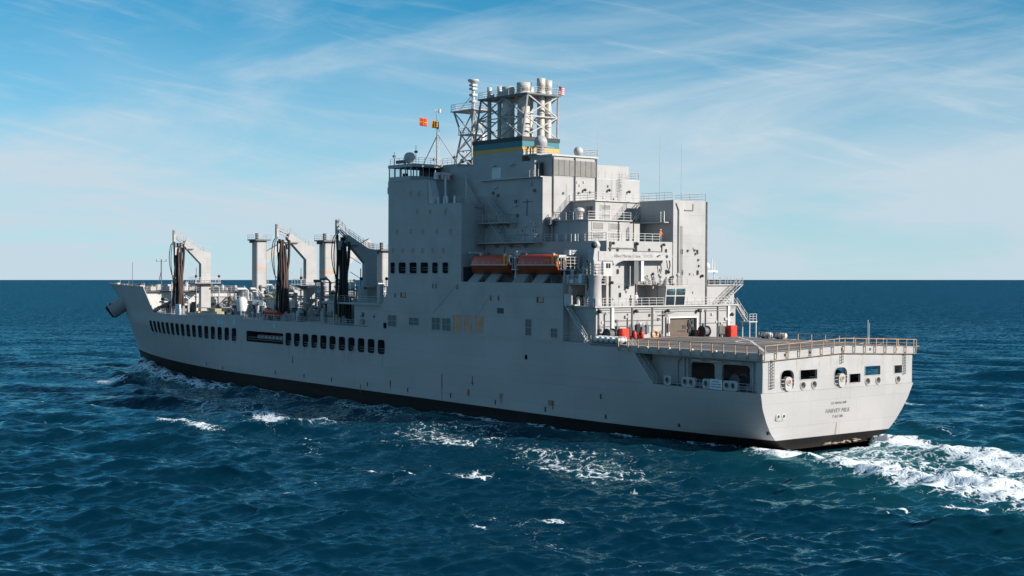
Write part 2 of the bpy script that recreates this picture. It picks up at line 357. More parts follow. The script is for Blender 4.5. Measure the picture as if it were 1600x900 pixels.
# openings of the side gallery
OPEN = [(132.3 + 3.0 * i, .95, 4.95 + .0 * i, 7.45, .45) for i in range(16)] + [(81.35 + 3.02 * i, 1.05, 5.0, 7.35, .5) for i in range(11)] + [(120.35, 6.95, 5.15, 7.15, .25)]
cg = G(M_RECSHADE)
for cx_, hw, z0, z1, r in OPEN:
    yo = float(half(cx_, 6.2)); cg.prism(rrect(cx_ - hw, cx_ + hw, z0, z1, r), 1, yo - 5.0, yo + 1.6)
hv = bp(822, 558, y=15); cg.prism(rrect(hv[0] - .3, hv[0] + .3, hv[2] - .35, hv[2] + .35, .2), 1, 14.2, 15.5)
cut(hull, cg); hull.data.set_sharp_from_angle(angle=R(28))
for cx_, hw, z0, z1, r in OPEN:      # raised rims, slightly following the flare
    g = G(M_HULL); ring_xz(g, cx_ - hw, cx_ + hw, z0, z1, r, .10, 0, .05)
    g.v = [(x, float(half(x, z)) + y, z) for x, y, z in g.v]; g.build('opening_rim', hull)
    g = G(M_GREY2); yo = float(half(cx_, z0))       # guard rails and fairleads inside the gallery
    for h in (.45, .85): g.bar((cx_ - hw, yo - .35, z0 + h), (cx_ + hw, yo - .35, z0 + h), .035)
    g.build('gallery_rail', hull)
    if hw < 2 and random.random() < .5:
        g = G(M_GREY2, M_DARK)
        for o_ in (-.42, .42): g.tube([(cx_ + o_, yo - .9, z0 + .0), (cx_ + o_, yo - .9, z0 + .75)], .22, 8); g.use(M_LIGHT).tube([(cx_ + o_, yo - .9, z0 + .75), (cx_ + o_, yo - .9, z0 + .85)], .3, 8)
        g.box(cx_ - .8, cx_ + .8, yo - 1.3, yo - .5, z0 - .02, z0 + .12); g.build('mooring_bollard', hull)
for cx_, hw, z0, z1, r in OPEN:
    for k in range(3):
        x = cx_ + random.uniform(-hw, hw); l = random.uniform(.4, 2.6); w = random.uniform(.02, .07); ya_, yb_ = float(half(x, z0 - .1)), float(half(x, z0 - l)); e = .006
        G(random.choice([M_STAIN, M_STAIN2, M_STAIN2])).add([(x - w, ya_ + e, z0 - .1), (x + w, ya_ + e, z0 - .1), (x + w * .3, yb_ + e, z0 - l), (x - w * .3, yb_ + e, z0 - l), (x - w, ya_ - .05, z0 - .1), (x + w, ya_ - .05, z0 - .1), (x + w * .3, yb_ - .05, z0 - l), (x - w * .3, yb_ - .05, z0 - l)], [(0, 1, 2, 3), (7, 6, 5, 4), (0, 4, 5, 1), (1, 5, 6, 2), (2, 6, 7, 3), (3, 7, 4, 0)]).build('rust_streak', hull, True)
g = G(M_LIGHT)
for i in range(8):
    x = 115.2 + i * 1.4; g.tube([(x, 13.0, 6.05), (x + 1.0, 13.0, 6.05)], .42, 10); g.tube([(x + 1.0, 13.0, 6.05), (x + 1.4, 13.0, 6.05)], .16, 6)
g.build('hose_reel_row', hull)
# little eyebrow fittings along the waterline, draught arrows
for px_, py_ in ((325, 567), (355, 574), (430, 581.5), (475, 587.5), (518, 593), (574, 600), (637, 609), (704, 618), (774, 628), (852, 639), (938, 619), (944, 650), (1051, 663), (1177, 677)):
    p = bp(px_, py_, y=15 if px_ > 400 else 13.6); yy = float(half(p[0], p[2])); g = G(M_HULL, M_DARK)
    g.box(p[0] - .3, p[0] + .3, yy - .1, yy + .14, p[2] + .32, p[2] + .42); g.use(M_DARK).box(p[0] - .16, p[0] + .16, yy - .3, yy + .015, p[2] - .4, p[2] + .32); g.build('discharge_hood', hull)
for px_, py_ in ((738, 594), (457, 561)):
    p = bp(px_, py_, y=15); G(M_DARK).box(p[0] - .09, p[0] + .09, 14.9, 15.012, p[2] - .6, p[2] + .6).prism([(p[0] - .25, p[2] - .3), (p[0], p[2] - .85), (p[0] + .25, p[2] - .3)], 1, 15.0, 15.016).build('draught_arrow', hull)
for px_, y0_, y1_, w_ in ((690.5, 585, 628, .10), (783, 614, 634, .45), (861, 625, 640, .6), (732, 608, 622, .25), (610, 594, 612, .12), (563, 600, 616, .1)):
    a, b = bp(px_, y0_, y=15), bp(px_, y1_, y=15); k = 9
    g = G(M_RUST)
    for i in range(k):
        u = a[0] - w_ + 2 * w_ * (i + random.random()) / k; l = (a[2] - b[2]) * random.uniform(.3, 1); g.box(u - .05, u + .05 * random.random(), 14.9, 15.008, a[2] - l, a[2] - .1 * random.random())
    g.build('rust_streak', hull)
for px_ in (313.5, 341.3, 346.5, 366, 428.5):      # pale blue plates below the deck edge
    p = bp(px_, 500 if px_ < 330 else 503 if px_ < 400 else 508, y=15); yy = float(half(p[0], p[2])); G(M_CYAN).box(p[0] - .42, p[0] + .42, yy - .2, yy + .03, p[2] - .55, p[2] + .45).build('pale_blue_plate', hull)
# thin horizontal rubbing weld along the side
for za, xa, xb in ((8.75, 36, 128), (4.35, 20, 132)):
    G(M_HULL).box(xa, xb, 14.9, 15.045, za, za + .08).build('weld_strake', hull)

# forecastle: shell above the main deck with a raked aft edge
def forecastle():
    ts = [i / 24 for i in range(25)]; zl = [0, .25, .5, .75, .9, 1]
    for s in (1, -1):
        vs, fs = [], []
        for t in ts:
            for k in zl:
                zt = 14.85 + .2 * t; z = 9.3 + (zt - 9.3) * k
                xa = 174.6 + 4.9 * (z - 9.3) / 5.5; x = xa + (stem(z) - xa) * t
                y = float(half(x, z)); vs.append((float(x), s * y, float(z)))
        n = len(zl); N0 = len(vs)
        vs += [(x - (.35 if i >= N0 - n else 0), s * max(0, abs(y) - .18), z) for i, (x, y, z) in enumerate(vs)]
        for i in range(24):
            for k in range(n - 1):
                q = [i * n + k, (i + 1) * n + k, (i + 1) * n + k + 1, i * n + k + 1]; fs += [q, [a + N0 for a in q[::-1]]]
            q = [i * n + n - 1, (i + 1) * n + n - 1, N0 + (i + 1) * n + n - 1, N0 + i * n + n - 1]; fs.append(q)
        for k in range(n - 1): fs.append([k, k + 1, N0 + k + 1, N0 + k])
        me = bpy.data.meshes.new('bulwark'); me.from_pydata(vs, [], fs); me.materials.append(M_HULL)
        bm = bmesh.new(); bm.from_mesh(me); bmesh.ops.recalc_face_normals(bm, faces=bm.faces)
        for f in bm.faces: f.smooth = True
        bm.to_mesh(me); bm.free(); me.set_sharp_from_angle(angle=R(35)); link('forecastle_bulwark', me, ship)
    xs = [181 + (224 - 181) * i / 16 for i in range(17)]
    pts = [(x, float(half(x, 13.7)) - .1) for x in xs if float(half(x, 13.7)) > .3]
    poly = pts + [(x, -y) for x, y in pts[::-1]]
    pin = [(x, min(float(half(x, 9.35)), float(half(x, 13.7))) - .3) for x in xs if float(half(x, 9.35)) > .5]; pin = pin + [(x, -y) for x, y in pin[::-1]]
    fb = G(M_LIGHT).prism(pin, 2, 9.3, 13.55).build('forecastle_house', ship, True)
    G(M_DECK2, M_LIGHT).prism([(x - (.7 if i in (0, len(poly) - 1) else 0), y) for i, (x, y) in enumerate(poly)], 2, 13.56, 13.75).build('deck_plate', fb, True)
    for i, y in enumerate((-9, -5, -1, 3, 7)):
        G(M_LIGHT).box(180.75, 180.99, y - .08, y + .08, 9.35, 13.4).build('stiffener', fb)
    G(M_GREY2, M_DARK).box(180.85, 180.99, 4.6, 5.5, 9.5, 11.5).use(M_DARK).box(180.8, 180.86, 4.9, 5.2, 10.7, 11.1).build('door', fb)
    G(M_GREY2).rail([(180.6, -11, 13.75), (180.6, 11, 13.75)], 1.1, 1.5, .04).build('guard_rail', fb)
    # gear on the forecastle
    for k in range(46):
        x = random.uniform(182, 218); hw = float(half(x, 14)) - 1; y = random.uniform(-hw, hw); h = random.uniform(.5, 1.9); g = G(random.choice([M_LIGHT, M_GREY2, M_GREY2, M_DARK, M_DGREY, M_COVER, M_HOSE]))
        if k % 3 == 0: g.tube([(x, y, 13.75), (x, y, 13.75 + h)], random.uniform(.15, .45), 8)
        else: g.box(x, x + random.uniform(.5, 2), y, y + random.uniform(.4, 1.6), 13.75, 13.75 + h * .8)
        g.bar((x, y, 13.75), (x, y, 13.75 + h * 1.2), .05); g.build(random.choice(['bollard', 'winch', 'deck_locker', 'vent']) if k % 3 else 'vent_pipe', fb)
    g = G(M_DGREY); p = bp(252, 440, y=2); x, y = p[0], 2     # jack mast with gallows
    g.tube([(x, y, 13.75), (x, y, 20.9)], .13, 6).bar((x, y - 1.3, 20.4), (x, y + 1.3, 20.4), .07).bar((x + 2.5, y, 13.75), (x, y, 18.2), .08).bar((x, y - 1.2, 20.4), (x, y - 1.2, 20.9), .1).bar((x, y + 1.2, 20.4), (x, y + 1.2, 20.9), .1).build('fore_mast', ship)
    p = bp(207, 440, y=1); G(M_DGREY).tube([(p[0], 1, 13.75), (p[0], 1, 20.2)], .06, 5).build('jack_staff', ship)
forecastle()
# anchor bolster and anchor
g = G(M_HULL); a, b = np.array([208.2, 1.6, 11.8]), np.array([211.0, 6.3, 8.5])
g.smooth = True; g.tube([a, a + (b - a) * .4, b - (b - a) * .12, b], 1.75, 20, True, 1.95); g.smooth = False
bol = g.build('anchor_bolster', hull)
g = G(M_BLACK); d = (b - a) / np.linalg.norm(b - a); c_ = b + d * .25; sdv = np.array([.85, -.1, .55]); sdv -= d * np.dot(sdv, d); sdv /= np.linalg.norm(sdv); w_ = np.cross(d, sdv)
for s in (-1, 1):
    g.tube([c_ + w_ * s * .3, c_ + w_ * s * 1.2 - d * .1, c_ + w_ * s * 2.3 - d * 1.3], .42, 6, True, .12)
g.tube([c_ - w_ * 1.7, c_ + w_ * 1.7], .45, 8); g.tube([c_ - d * 1.5, c_ + d * .35], .4, 8)
g.build('anchor', hull)

# ------------------------------------------------------------------ transom and mooring deck
def transom():
    zt = lambda y: 9.07 + .55 * (1 - abs(y) / 15)      # cambered flight deck
    pl = G(M_GREY).prism([(-14.6, 4.32), (14.6, 4.32), (14.75, 8.15), (0, 8.7), (-14.75, 8.15)], 0, 0, .3).build('transom_plate', hull, True)
    cg = G(M_GREY)
    A = [(1220, 1240, 579, 613, .8), (1304, 1323, 574.5, 607, .8), (1250.5, 1276.5, 578.5, 591.5, .08), (1327.5, 1344, 584.5, 597, .08), (1351.5, 1375, 572.5, 585, .08), (1397.5, 1409, 571, 582.5, .08)]
    rings = []
    for x0, x1, y0, y1, r in A:
        a = bp(x0, y0, x=0); b = bp(x1, y1, x=0); rings.append((b[1], a[1], max(4.5, b[2]), a[2], r)); cg.prism(rrect(b[1], a[1], max(4.5, b[2]), a[2], r), 0, -.5, .8)
    CH = [(1254.5, 602.5), (1272, 601), (1355.5, 596), (1372, 594.5), (1403, 593)]
    ch = [bp(px_, py_, x=0) for px_, py_ in CH]
    for p in ch: cg.prism([(p[1] + .42 * math.cos(a * math.pi / 8), p[2] + .42 * math.sin(a * math.pi / 8)) for a in range(16)], 0, -.5, .8)
    cut(pl, cg)
    for p in ch:
        G(M_GREY2).lathe([(.40, .3), (.41, -.02), (.49, -.12), (.57, -.05), (.57, .02)], (0, p[1], p[2]), 20, 'x').build('round_fairlead', hull)
        G(M_STAIN2).lathe([(.40, .06), (.05, .5)], (0, p[1], p[2]), 12, 'x').build('fairlead_throat', hull)
    for u0, u1, v0, v1, r in rings:
        g = G(M_GREY); A_ = rrect(u0 - .08, u1 + .08, v0 - .08, v1 + .08, r + .08); B_ = rrect(u0, u1, v0, v1, r); n = len(A_)
        g.add([(-.05, *p) for p in A_] + [(-.05, *p) for p in B_] + [(.02, *p) for p in A_] + [(.05, *p) for p in B_],
              sum([[(i, (i + 1) % n, (i + 1) % n + n, i + n), (i, i + 2 * n, (i + 1) % n + 2 * n, (i + 1) % n), (i + n, (i + 1) % n + n, (i + 1) % n + 3 * n, i + 3 * n)] for i in range(n)], [])).build('port_rim', hull, True)
    for k in (0, 1):      # roller fairlead boxes in the two tall ports
        u0, u1, v0, v1, r = rings[k]; c = (u0 + u1) / 2 - .05; g = G(M_GREY2, M_DARK)
        g.prism(rrect(c - .62, c + .62, 4.45, 6.15, .5), 0, -.22, .25).use(M_GREY2).lathe([(.26, -.24), (.30, -.32), (.42, -.28), (.42, -.2)], (0, c, 5.5), 18, 'x').use(M_RUST).lathe([(.27, -.26), (.02, -.23)], (0, c, 5.5), 14, 'x').build('roller_fairlead', hull)
        g = G(M_GREY2)
        for z in (4.9, 5.4, 5.85): g.bar((-.08, u0, z), (-.08, u1, z), .04)
        g.build('port_rail', hull)
        g = G(M_DARK)      # ladder rungs above/beside
    for y_, z0, z1 in ((bp(1203, 590, x=0)[1], 4.9, 8.3), (bp(1206, 590, x=0)[1], 4.9, 8.1), (bp(1314, 560, x=0)[1], 7.5, 9.0), (bp(1412, 572, x=0)[1], 5.6, 8.4)):
        g = G(M_DARK)
        for s in (-.16, .16): g.bar((-.2, y_ + s, z0), (-.2, y_ + s, z1), .035)
        k = int((z1 - z0) / .35)
        for i in range(k + 1): z = z0 + (z1 - z0) * i / k; g.bar((-.2, y_ - .2, z), (-.2, y_ + .2, z), .045); 
        g.bar((-.2, y_, z0), (.01, y_, z0), .03).bar((-.2, y_, z1), (.01, y_, z1), .03); g.build('ladder', hull)
    # twin recessed chock low on the port side
    a = bp(1219.5, 651, x=.5); g = G(M_GREY, M_DARK); g.prism(rrect(a[1] - .95, a[1] + .95, a[2] - .5, a[2] + .5, .35), 0, transom_x(a[2]) - .06, transom_x(a[2]) + .6)
    for s in (-.5, .5): g.use(M_LIGHT).lathe([(.2, -.07), (.25, -.16), (.36, -.1)], (transom_x(a[2]), a[1] + s, a[2]), 14, 'x').use(M_DARK).lathe([(.22, -.11), (.01, -.08)], (transom_x(a[2]), a[1] + s, a[2]), 12, 'x')
    g.build('twin_chock', hull)
    # lettering on the raked transom
    for txt, px_, py_, sz in (('U.S. NAVAL SHIP', 1310.5, 629.3, .42), ('HARVEY MILK', 1309, 641.3, .78), ('T-AO 206', 1308.5, 650.3, .5)):
        p = bp(px_, py_, x=.4); p = bp(px_, py_, x=transom_x(p[2])); me = text_mesh(txt, sz, M_DGREY)
        o = link('lettering', me, hull); ang = math.atan(.17)
        o.matrix_local = Matrix.Translation((transom_x(p[2]) - .015, p[1], p[2])) @ Matrix(((0, -math.sin(ang), -math.cos(ang), 0), (-1, 0, 0, 0), (0, math.cos(ang), -math.sin(ang), 0), (0, 0, 0, 1)))
    for y_, z0, z1, w_ in ((-.1, -1.6, .0, .04), (.1, .3, 1.6, .03)):
        G(M_RUST).prism([(y_ - w_, z0), (y_ + w_, z0), (y_ + w_ * .5, z1), (y_ - w_ * .2, z1)], 0, 0, .02).build('rust_streak', hull).matrix_local = Matrix(((1, 0, -.17, .17 * 4.3 - .012), (0, 1, 0, 0), (0, 0, 1, 0), (0, 0, 0, 1)))
    for k in range(15):
        y = 14.9 - 29.8 * k / 14 + random.uniform(-.05, .05); z1 = 8.05 + .5 * (1 - abs(y) / 15)
        for q in range(3):
            w = random.uniform(.02, .06); l = random.uniform(.8, 3.6) * (1 if q == 0 else .5); yy = y + (q - 1) * random.uniform(.05, .2)
            if abs(yy) < 14.4 and all(not (u0 - .2 < yy < u1 + .2) for u0, u1, _, v1, _ in rings): G(M_STAIN).prism([(yy - w, z1), (yy + w, z1), (yy + w * .3, z1 - l), (yy - w * .3, z1 - l)], 0, -.006, .05).build('rust_streak', hull, True)
    for k in range(40):
        y = random.gauss(-1.5, 2.6); z = -2.62 + random.gauss(0, .10); w = random.uniform(.1, .55); h = random.uniform(.015, .06); G(M_STAIN if k % 3 else M_STAIN2).prism([(y - w, z - h), (y + w, z - h * .6), (y + w * .7, z + h * .5), (y - w * .6, z + h)], 0, 0, .02).build('salt_scuff', hull, True).matrix_local = Matrix(((1, 0, -.17, .17 * 4.3 - .012), (0, 1, 0, 0), (0, 0, 1, 0), (0, 0, 0, 1)))
    # mooring deck walls either side, set in from the deck edge
    for s in (1, -1):
        w = G(M_GREY).box(.32, 20.5, s * 12.6, s * 12.9, 4.33, 8.9).build('mooring_deck_wall', hull, True)
        cg = G(M_GREY)
        for x0, x1 in ((9.4, 13.6), (3.6, 8.2)): cg.prism(rrect(x0, x1, 4.8, 7.35, .5), 1, s * 12.2, s * 13.3)
        cut(w, cg)
        G(M_GREY).box(.02, 1.0, s * 14.45, s * 14.72, 4.33, 8.0).build('corner_plate', hull)
        g = G(M_GREY)      # fascia below the flight deck edge
        g.prism([(0.02, 8.15), (22.6, 8.15), (22.6, 9.0), (0.02, 9.02)], 1, s * 14.72, s * 14.98); g.build('deck_fascia', hull, True)
        if s == 1:
            for x in (13.9, 14.6): G(M_GREY2).tube([(x, 13.0, 4.35), (x, 13.0, 7.9)], .12, 8).build('vertical_pipe', hull)
            G(M_GREY2).tube([(15.8, 13.0, 4.4), (15.8, 13.0, 7.2), (15.0, 13.0, 7.9), (1.5, 13.0, 7.9)], .11, 8).build('pipe_run', hull)
            for x in (12.2, 8.9, 5.6): G(M_WHITE).box(x - .9, x + .9, 12.95, 13.2, 7.55, 7.68).build('strip_light', hull)
            G(M_GREY2).tube([(1.9, 14.2, 4.35), (1.9, 14.2, 7.9)], .12, 6).build('vertical_pipe', hull)
    fl = G(M_DECK2).box(.3, 22, -14.3, 14.3, 4.305, 4.325).build('mooring_deck_floor', hull)
    # winches seen through the ports
    for x, y in ((4, 8), (5, 2), (4.5, -4), (5, -9), (9, 6), (9, -3), (13, 1), (7, 11)):
        g = G(M_DGREY, M_DARK); g.box(x - .9, x + .9, y - 1.2, y + 1.2, 4.33, 4.6).tube([(x, y - .9, 5.3), (x, y + .9, 5.3)], .55, 12).tube([(x, y - .95, 5.3), (x, y - .75, 5.3)], .85, 14).tube([(x, y + .75, 5.3), (x, y + .95, 5.3)], .85, 14); g.build('mooring_winch', hull)
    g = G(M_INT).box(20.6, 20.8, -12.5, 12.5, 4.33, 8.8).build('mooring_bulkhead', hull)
transom()
# port mooring edge: rail, roller chocks, sign
def mooring_edge():
    G(M_GREY2).rail([(16.6, 14.75, 4.32), (1.1, 14.75, 4.32)], 1.0, 1.3, .04).build('edge_rail', hull)
    for px_, tw in ((1043.5, 0), (1076, 1), (1104, 0), (1141.5, 1)):
        p = bp(px_, 592, y=14.85); w = 1.15 if tw else .62; g = G(M_LIGHT, M_DARK)
        g.prism(rrect(p[0] - w, p[0] + w, 4.34, 5.55, .3), 1, 14.55, 14.95)
        for o_ in ((-.52, .52) if tw else (0,)):
            g.use(M_GREY2).lathe([(.3, .0), (.34, .12), (.46, .06), (.46, -.02)], (p[0] + o_, 14.95, 4.98), 16, 'y').use(M_DARK).lathe([(.3, .03), (.02, .02)], (p[0] + o_, 14.95, 4.98), 14, 'y')
        g.build('roller_chock', hull)
    p = bp(1119.5, 600.5, y=14.95); g = G(M_BOARD, M_DGREY); g.box(p[0] - 1.0, p[0] + 1.0, 15.0, 15.06, p[2] - .62, p[2] + .62).use(M_DGREY)
    for i, (u0, u1) in enumerate(((-.55, .55), (-.8, .15), (.25, .8), (-.8, -.1), (.0, .8))):
        z = p[2] + (.32, .0, .0, -.32, -.32)[i]
        u = u0
        while u < u1 - .05: wd = random.uniform(.07, .13); g.box(p[0] - u, p[0] - u - wd, 15.055, 15.068, z - .07, z + .07); u += wd + .05
    g.build('warning_board', hull)
mooring_edge()

# ------------------------------------------------------------------ flight deck
def flight_deck():
    zt = lambda y: 9.07 + .55 * (1 - abs(y) / 15)
    fd = G(M_GREY, M_DECK); fd.prism([(-15, 8.72), (-15, 9.07), (0, 9.62), (15, 9.07), (15, 8.72), (0, 9.0)], 0, -.02, 30.4); fd = fd.build('flight_deck', ship, True)
    top = G(M_DECK); top.add([(.05, -14.9, zt(14.9) + .004), (30.3, -14.9, zt(14.9) + .004), (30.3, 0, 9.624), (.05, 0, 9.624), (30.3, 14.9, zt(14.9) + .004), (.05, 14.9, zt(14.9) + .004)], [(0, 1, 2, 3), (3, 2, 4, 5)]); top.build('nonskid_surface', fd)
    def strip(a, b, w, nm='deck_line'):
        a, b = np.array(a, float), np.array(b, float); d = b - a; d /= np.linalg.norm(d); n = np.array([-d[1], d[0]]) * w / 2; g = G(M_LINE)
        k = 8; prev = None; vs, fs = [], []
        ts = sorted(set([i / k for i in range(k + 1)] + ([abs(a[1]) / (abs(a[1]) + abs(b[1]))] if a[1] * b[1] < 0 else [])))
        for t in ts:
            p = a + (b - a) * t
            for q in (p + n, p - n): vs.append((q[0], q[1], zt(q[1]) + .009))
        for i in range(len(ts) - 1): fs.append((2 * i, 2 * i + 1, 2 * i + 3, 2 * i + 2))
        g.add(vs, fs).build(nm, fd)
    strip((29, -13), (.4, 13.6), .38); strip((27.5, 13), (.4, -13.6), .3); strip((1, -14), (1, 14), .3); strip((1, 14.3), (29, 14.3), .25); strip((1, -14.3), (29, -14.3), .25); strip((28.5, -12), (28.5, 12), .3); strip((1.2, 0), (28, 0), .3); strip((18, 13), (8, -5), .22)
    g = G(M_LINE); n = 40; vs = []
    for i in range(n):
        a = 2 * math.pi * i / n
        for r in (3.2, 3.55): y = r * math.sin(a); vs.append((13 + r * math.cos(a), y, zt(y) + .012))
    g.add(vs, [(2 * i, 2 * i + 1, (2 * i + 3) % (2 * n), (2 * i + 2) % (2 * n)) for i in range(n)]).build('landing_circle', fd)
    G(M_GREY).prism([(-15.02, 8.1), (-15.02, 9.05), (0, 9.6), (15.02, 9.05), (15.02, 8.1), (0, 8.68)], 0, -.2, -.02).build('aft_coaming', fd, True)
    for y in (-11, -5.5, .2, 6.3, 11): g = G(M_DARK).box(-.26, -.2, y - .12, y + .12, zt(y) - .55, zt(y) - .25).build('scupper', fd)
    # stanchions carrying the safety net: aft edge, port edge, starboard edge
    def posts(pts, nm, out, m, h=.95, below=.9, top=True, mesh_net=False):
        for i, p in enumerate(pts):
            p = np.array(p, float); o = np.array(out, float)
            G(m).bar(p + o * .22 + (0, 0, -below), p + o * .30 + (0, 0, h), .075).bar(p + (0, 0, -below * .9), p + o * .25 + (0, 0, -below * .9), .06).bar(p + (0, 0, -.08), p + o * .3 + (0, 0, -.08), .06).build(nm, fd)
        o = np.array(out, float) * .28
        for nm2, k_, zz, rr in (('top_rail', 1, h, .055), ('lower_rail', .8, -below * .95, .035), ('net_wire', 1, h * .5, .018)):
            G(m).tube([np.array(p, float) + o * k_ + (0, 0, zz) for p in pts], rr, 4).build(nm2, fd)
    pya = [14.9 - 29.8 * i / 14 for i in range(15)]
    if 0 not in pya: pya = sorted(pya + [], reverse=True)
    posts([(-.2, y, zt(y)) for y in pya], 'net_stanchion', (-1, 0, 0), M_RUSTP)
    posts([(x, 15, 9.07) for x in np.linspace(0.2, 24.5, 14)], 'net_stanchion', (0, 1, 0), M_RUSTP, .95, .75)
    posts([(x, -15, 9.07) for x in np.linspace(0.2, 27, 12)], 'net_stanchion', (0, -1, 0), M_RUSTP)
    g = G(M_RUSTP)
    for i in range(9): g.bar((.3 + i * 3, -15.1, 8.95), (.3 + i * 3, -16.6, 9.1), .05)
    for yy in (-15.5, -16, -16.5): g.bar((.2, yy, 9.0), (25, yy, 9.0), .03)
    for xx in np.linspace(.2, 25, 40): g.bar((xx, -15.2, 8.97), (xx, -16.55, 9.06), .015)
    g.build('safety_net', fd)
    p = bp(1310, 528, z=9.5); G(M_GREY2).tube([(2.5, -8.6, 9.3), (2.5, -8.6, 12.6)], .07, 6).tube([(2.5, -8.9, 9.3), (2.5, -8.9, 12.2)], .05, 6).build('flag_staff', fd)
    for x in (23, 19, 15, 11, 7): G(M_WHITE).lathe([(.16, 0), (.16, .12), (.03, .2)], (x, 15.3, 9.0), 8).build('edge_light', fd)
flight_deck()

# ------------------------------------------------------------------ superstructure: side block with bridge front
Y0 = 15.0
poly = [(36, 9.06), (36, 17.05), (59.6, 17.05), (59.6, 29.05), (68.4, 29.05), (68.6, 33.0), (79.45, 33.0), (79.45, 16.3), (79.8, 15.2), (80.6, 13.9), (82.0, 12.2), (83.6, 10.6), (85.0, 9.5), (85.4, 9.26), (81, 9.26)]
sb = G(M_GREY).prism(poly, 1, -Y0, Y0).build('side_block', ship, True)
cg = G(M_RECSHADE)
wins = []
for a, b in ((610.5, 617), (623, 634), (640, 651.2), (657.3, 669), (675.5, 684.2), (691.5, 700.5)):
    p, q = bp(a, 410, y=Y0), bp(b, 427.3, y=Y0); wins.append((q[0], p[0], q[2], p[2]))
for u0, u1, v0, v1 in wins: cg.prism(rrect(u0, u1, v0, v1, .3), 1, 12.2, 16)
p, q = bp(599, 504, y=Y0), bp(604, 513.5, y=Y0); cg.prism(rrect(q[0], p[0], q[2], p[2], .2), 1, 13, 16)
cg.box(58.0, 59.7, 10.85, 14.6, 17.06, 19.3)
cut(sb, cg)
for u0, u1, v0, v1 in wins:
    g = G(M_GREY); ring_xz(g, u0, u1, v0, v1, .3, .09, Y0, .05); g.build('opening_rim', sb)
    G(M_GREY2).bar((u0, 14.6, v0 + .55), (u1, 14.6, v0 + .55), .035).bar((u0, 14.6, v0 + .95), (u1, 14.6, v0 + .95), .035).box(u0 + .2, u0 + (u1 - u0) * random.uniform(.4, .8), 12.3, 12.9, v0, v0 + random.uniform(.5, 1.2)).build('gallery_rail', sb)
# portholes with eyebrow
pg = G(M_GREY, M_PANE); ring_xz(pg, -.17, .17, -.33, .33, .15, .09, 0, .05); pg.box(-.3, .3, 0, .14, .42, .48).use(M_PANE).box(-.19, .19, -.03, .015, -.34, .34)
ph_mesh = pg.mesh('porthole')
for row, xs in ((392.5, (614, 629.4, 644.8, 660, 676, 692.7)), (363, (620.6, 641.8, 661, 682.4, 704)), (332, (651.6, 672.4, 696.4)), (303.5, (641.6, 654.8)), (447.5, (676.6, 681.5)), (449, (714.5,)), (462, (617.4,)), (466.3, (766.7, 779))):
    for px_ in xs: p = bp(px_, row, y=Y0); link('porthole', ph_mesh, sb, (p[0], Y0, p[2]))
def vent(x0, x1, y0, y1, par, m=M_DGREY, y=Y0, nm='louvre_vent', slats=True):
    p, q = bp(x0, y0, y=y), bp(x1, y1, y=y); u0, u1, v0, v1 = q[0], p[0], q[2], p[2]; g = G(M_GREY)
    w = .07; g.box(u0 - w, u1 + w, y - .02, y + .05, v1, v1 + w).box(u0 - w, u1 + w, y - .02, y + .05, v0 - w, v0).box(u0 - w, u0, y - .02, y + .05, v0, v1).box(u1, u1 + w, y - .02, y + .05, v0, v1)
    g.use(m).box(u0, u1, y - .02, y + .012, v0, v1)
    if slats:
        n = max(3, int((v1 - v0) / .22))
        for i in range(n): z = v0 + (v1 - v0) * (i + .5) / n; g.prism([(y + .012, z - .06), (y + .05, z - .07), (y + .012, z + .06)], 0, u0, u1)
        g.use(M_GREY).box((u0 + u1) / 2 - .03, (u0 + u1) / 2 + .03, y, y + .055, v0, v1).box(u0, u1, y, y + .056, (v0 + v1) / 2 - .03, (v0 + v1) / 2 + .03)
    return g.build(nm, par, True)
for a in ((606.5, 619, 492.3, 510.3), (639.3, 654, 496.2, 508.4), (675, 687.6, 496, 515.7), (691.4, 704, 497, 516.8), (821.5, 830, 499, 524.3), (861, 870.7, 513, 527.5)): vent(*a, sb)
for a in ((708.8, 720, 492.4, 519), (725.6, 737, 493, 519.8), (742.6, 755, 493.7, 520.6)): vent(*a, sb, M_TAN, Y0, 'primer_panel', False)
for px_, py_, m in ((630, 461, M_TAN), (844, 468.5, M_TAN), (782, 485.5, M_DARK)):
    p = bp(px_, py_, y=Y0); G(M_DARK, m).box(p[0] - .75, p[0] + .75, 14.9, 15.03, p[2] - .4, p[2] + .4).use(m).box(p[0] - .7, p[0] + .3, 15.0, 15.05, p[2] - .3, p[2] + .36).build('side_hatch', sb)
for z in (22.95, 25.95, 29.0): G(M_GREY).box(59.7, 79.4, 14.9, 15.02, z, z + .05).build('weld_strake', sb)
G(M_GREY).box(36.1, 80, 14.9, 15.03, 12.9, 12.96).build('weld_strake', sb); G(M_GREY).box(36.1, 79.5, 14.9, 15.03, 16.2, 16.26).build('weld_strake', sb)
for (a, b) in (((712, 447), (676, 490)), ((766, 460), (748, 490))):
    p, q = bp(*a, y=Y0), bp(*b, y=Y0); G(M_GREY).tube([(p[0], 15.0, p[2]), (q[0], 15.0, q[2])], .05, 5).build('weld_strake', sb)

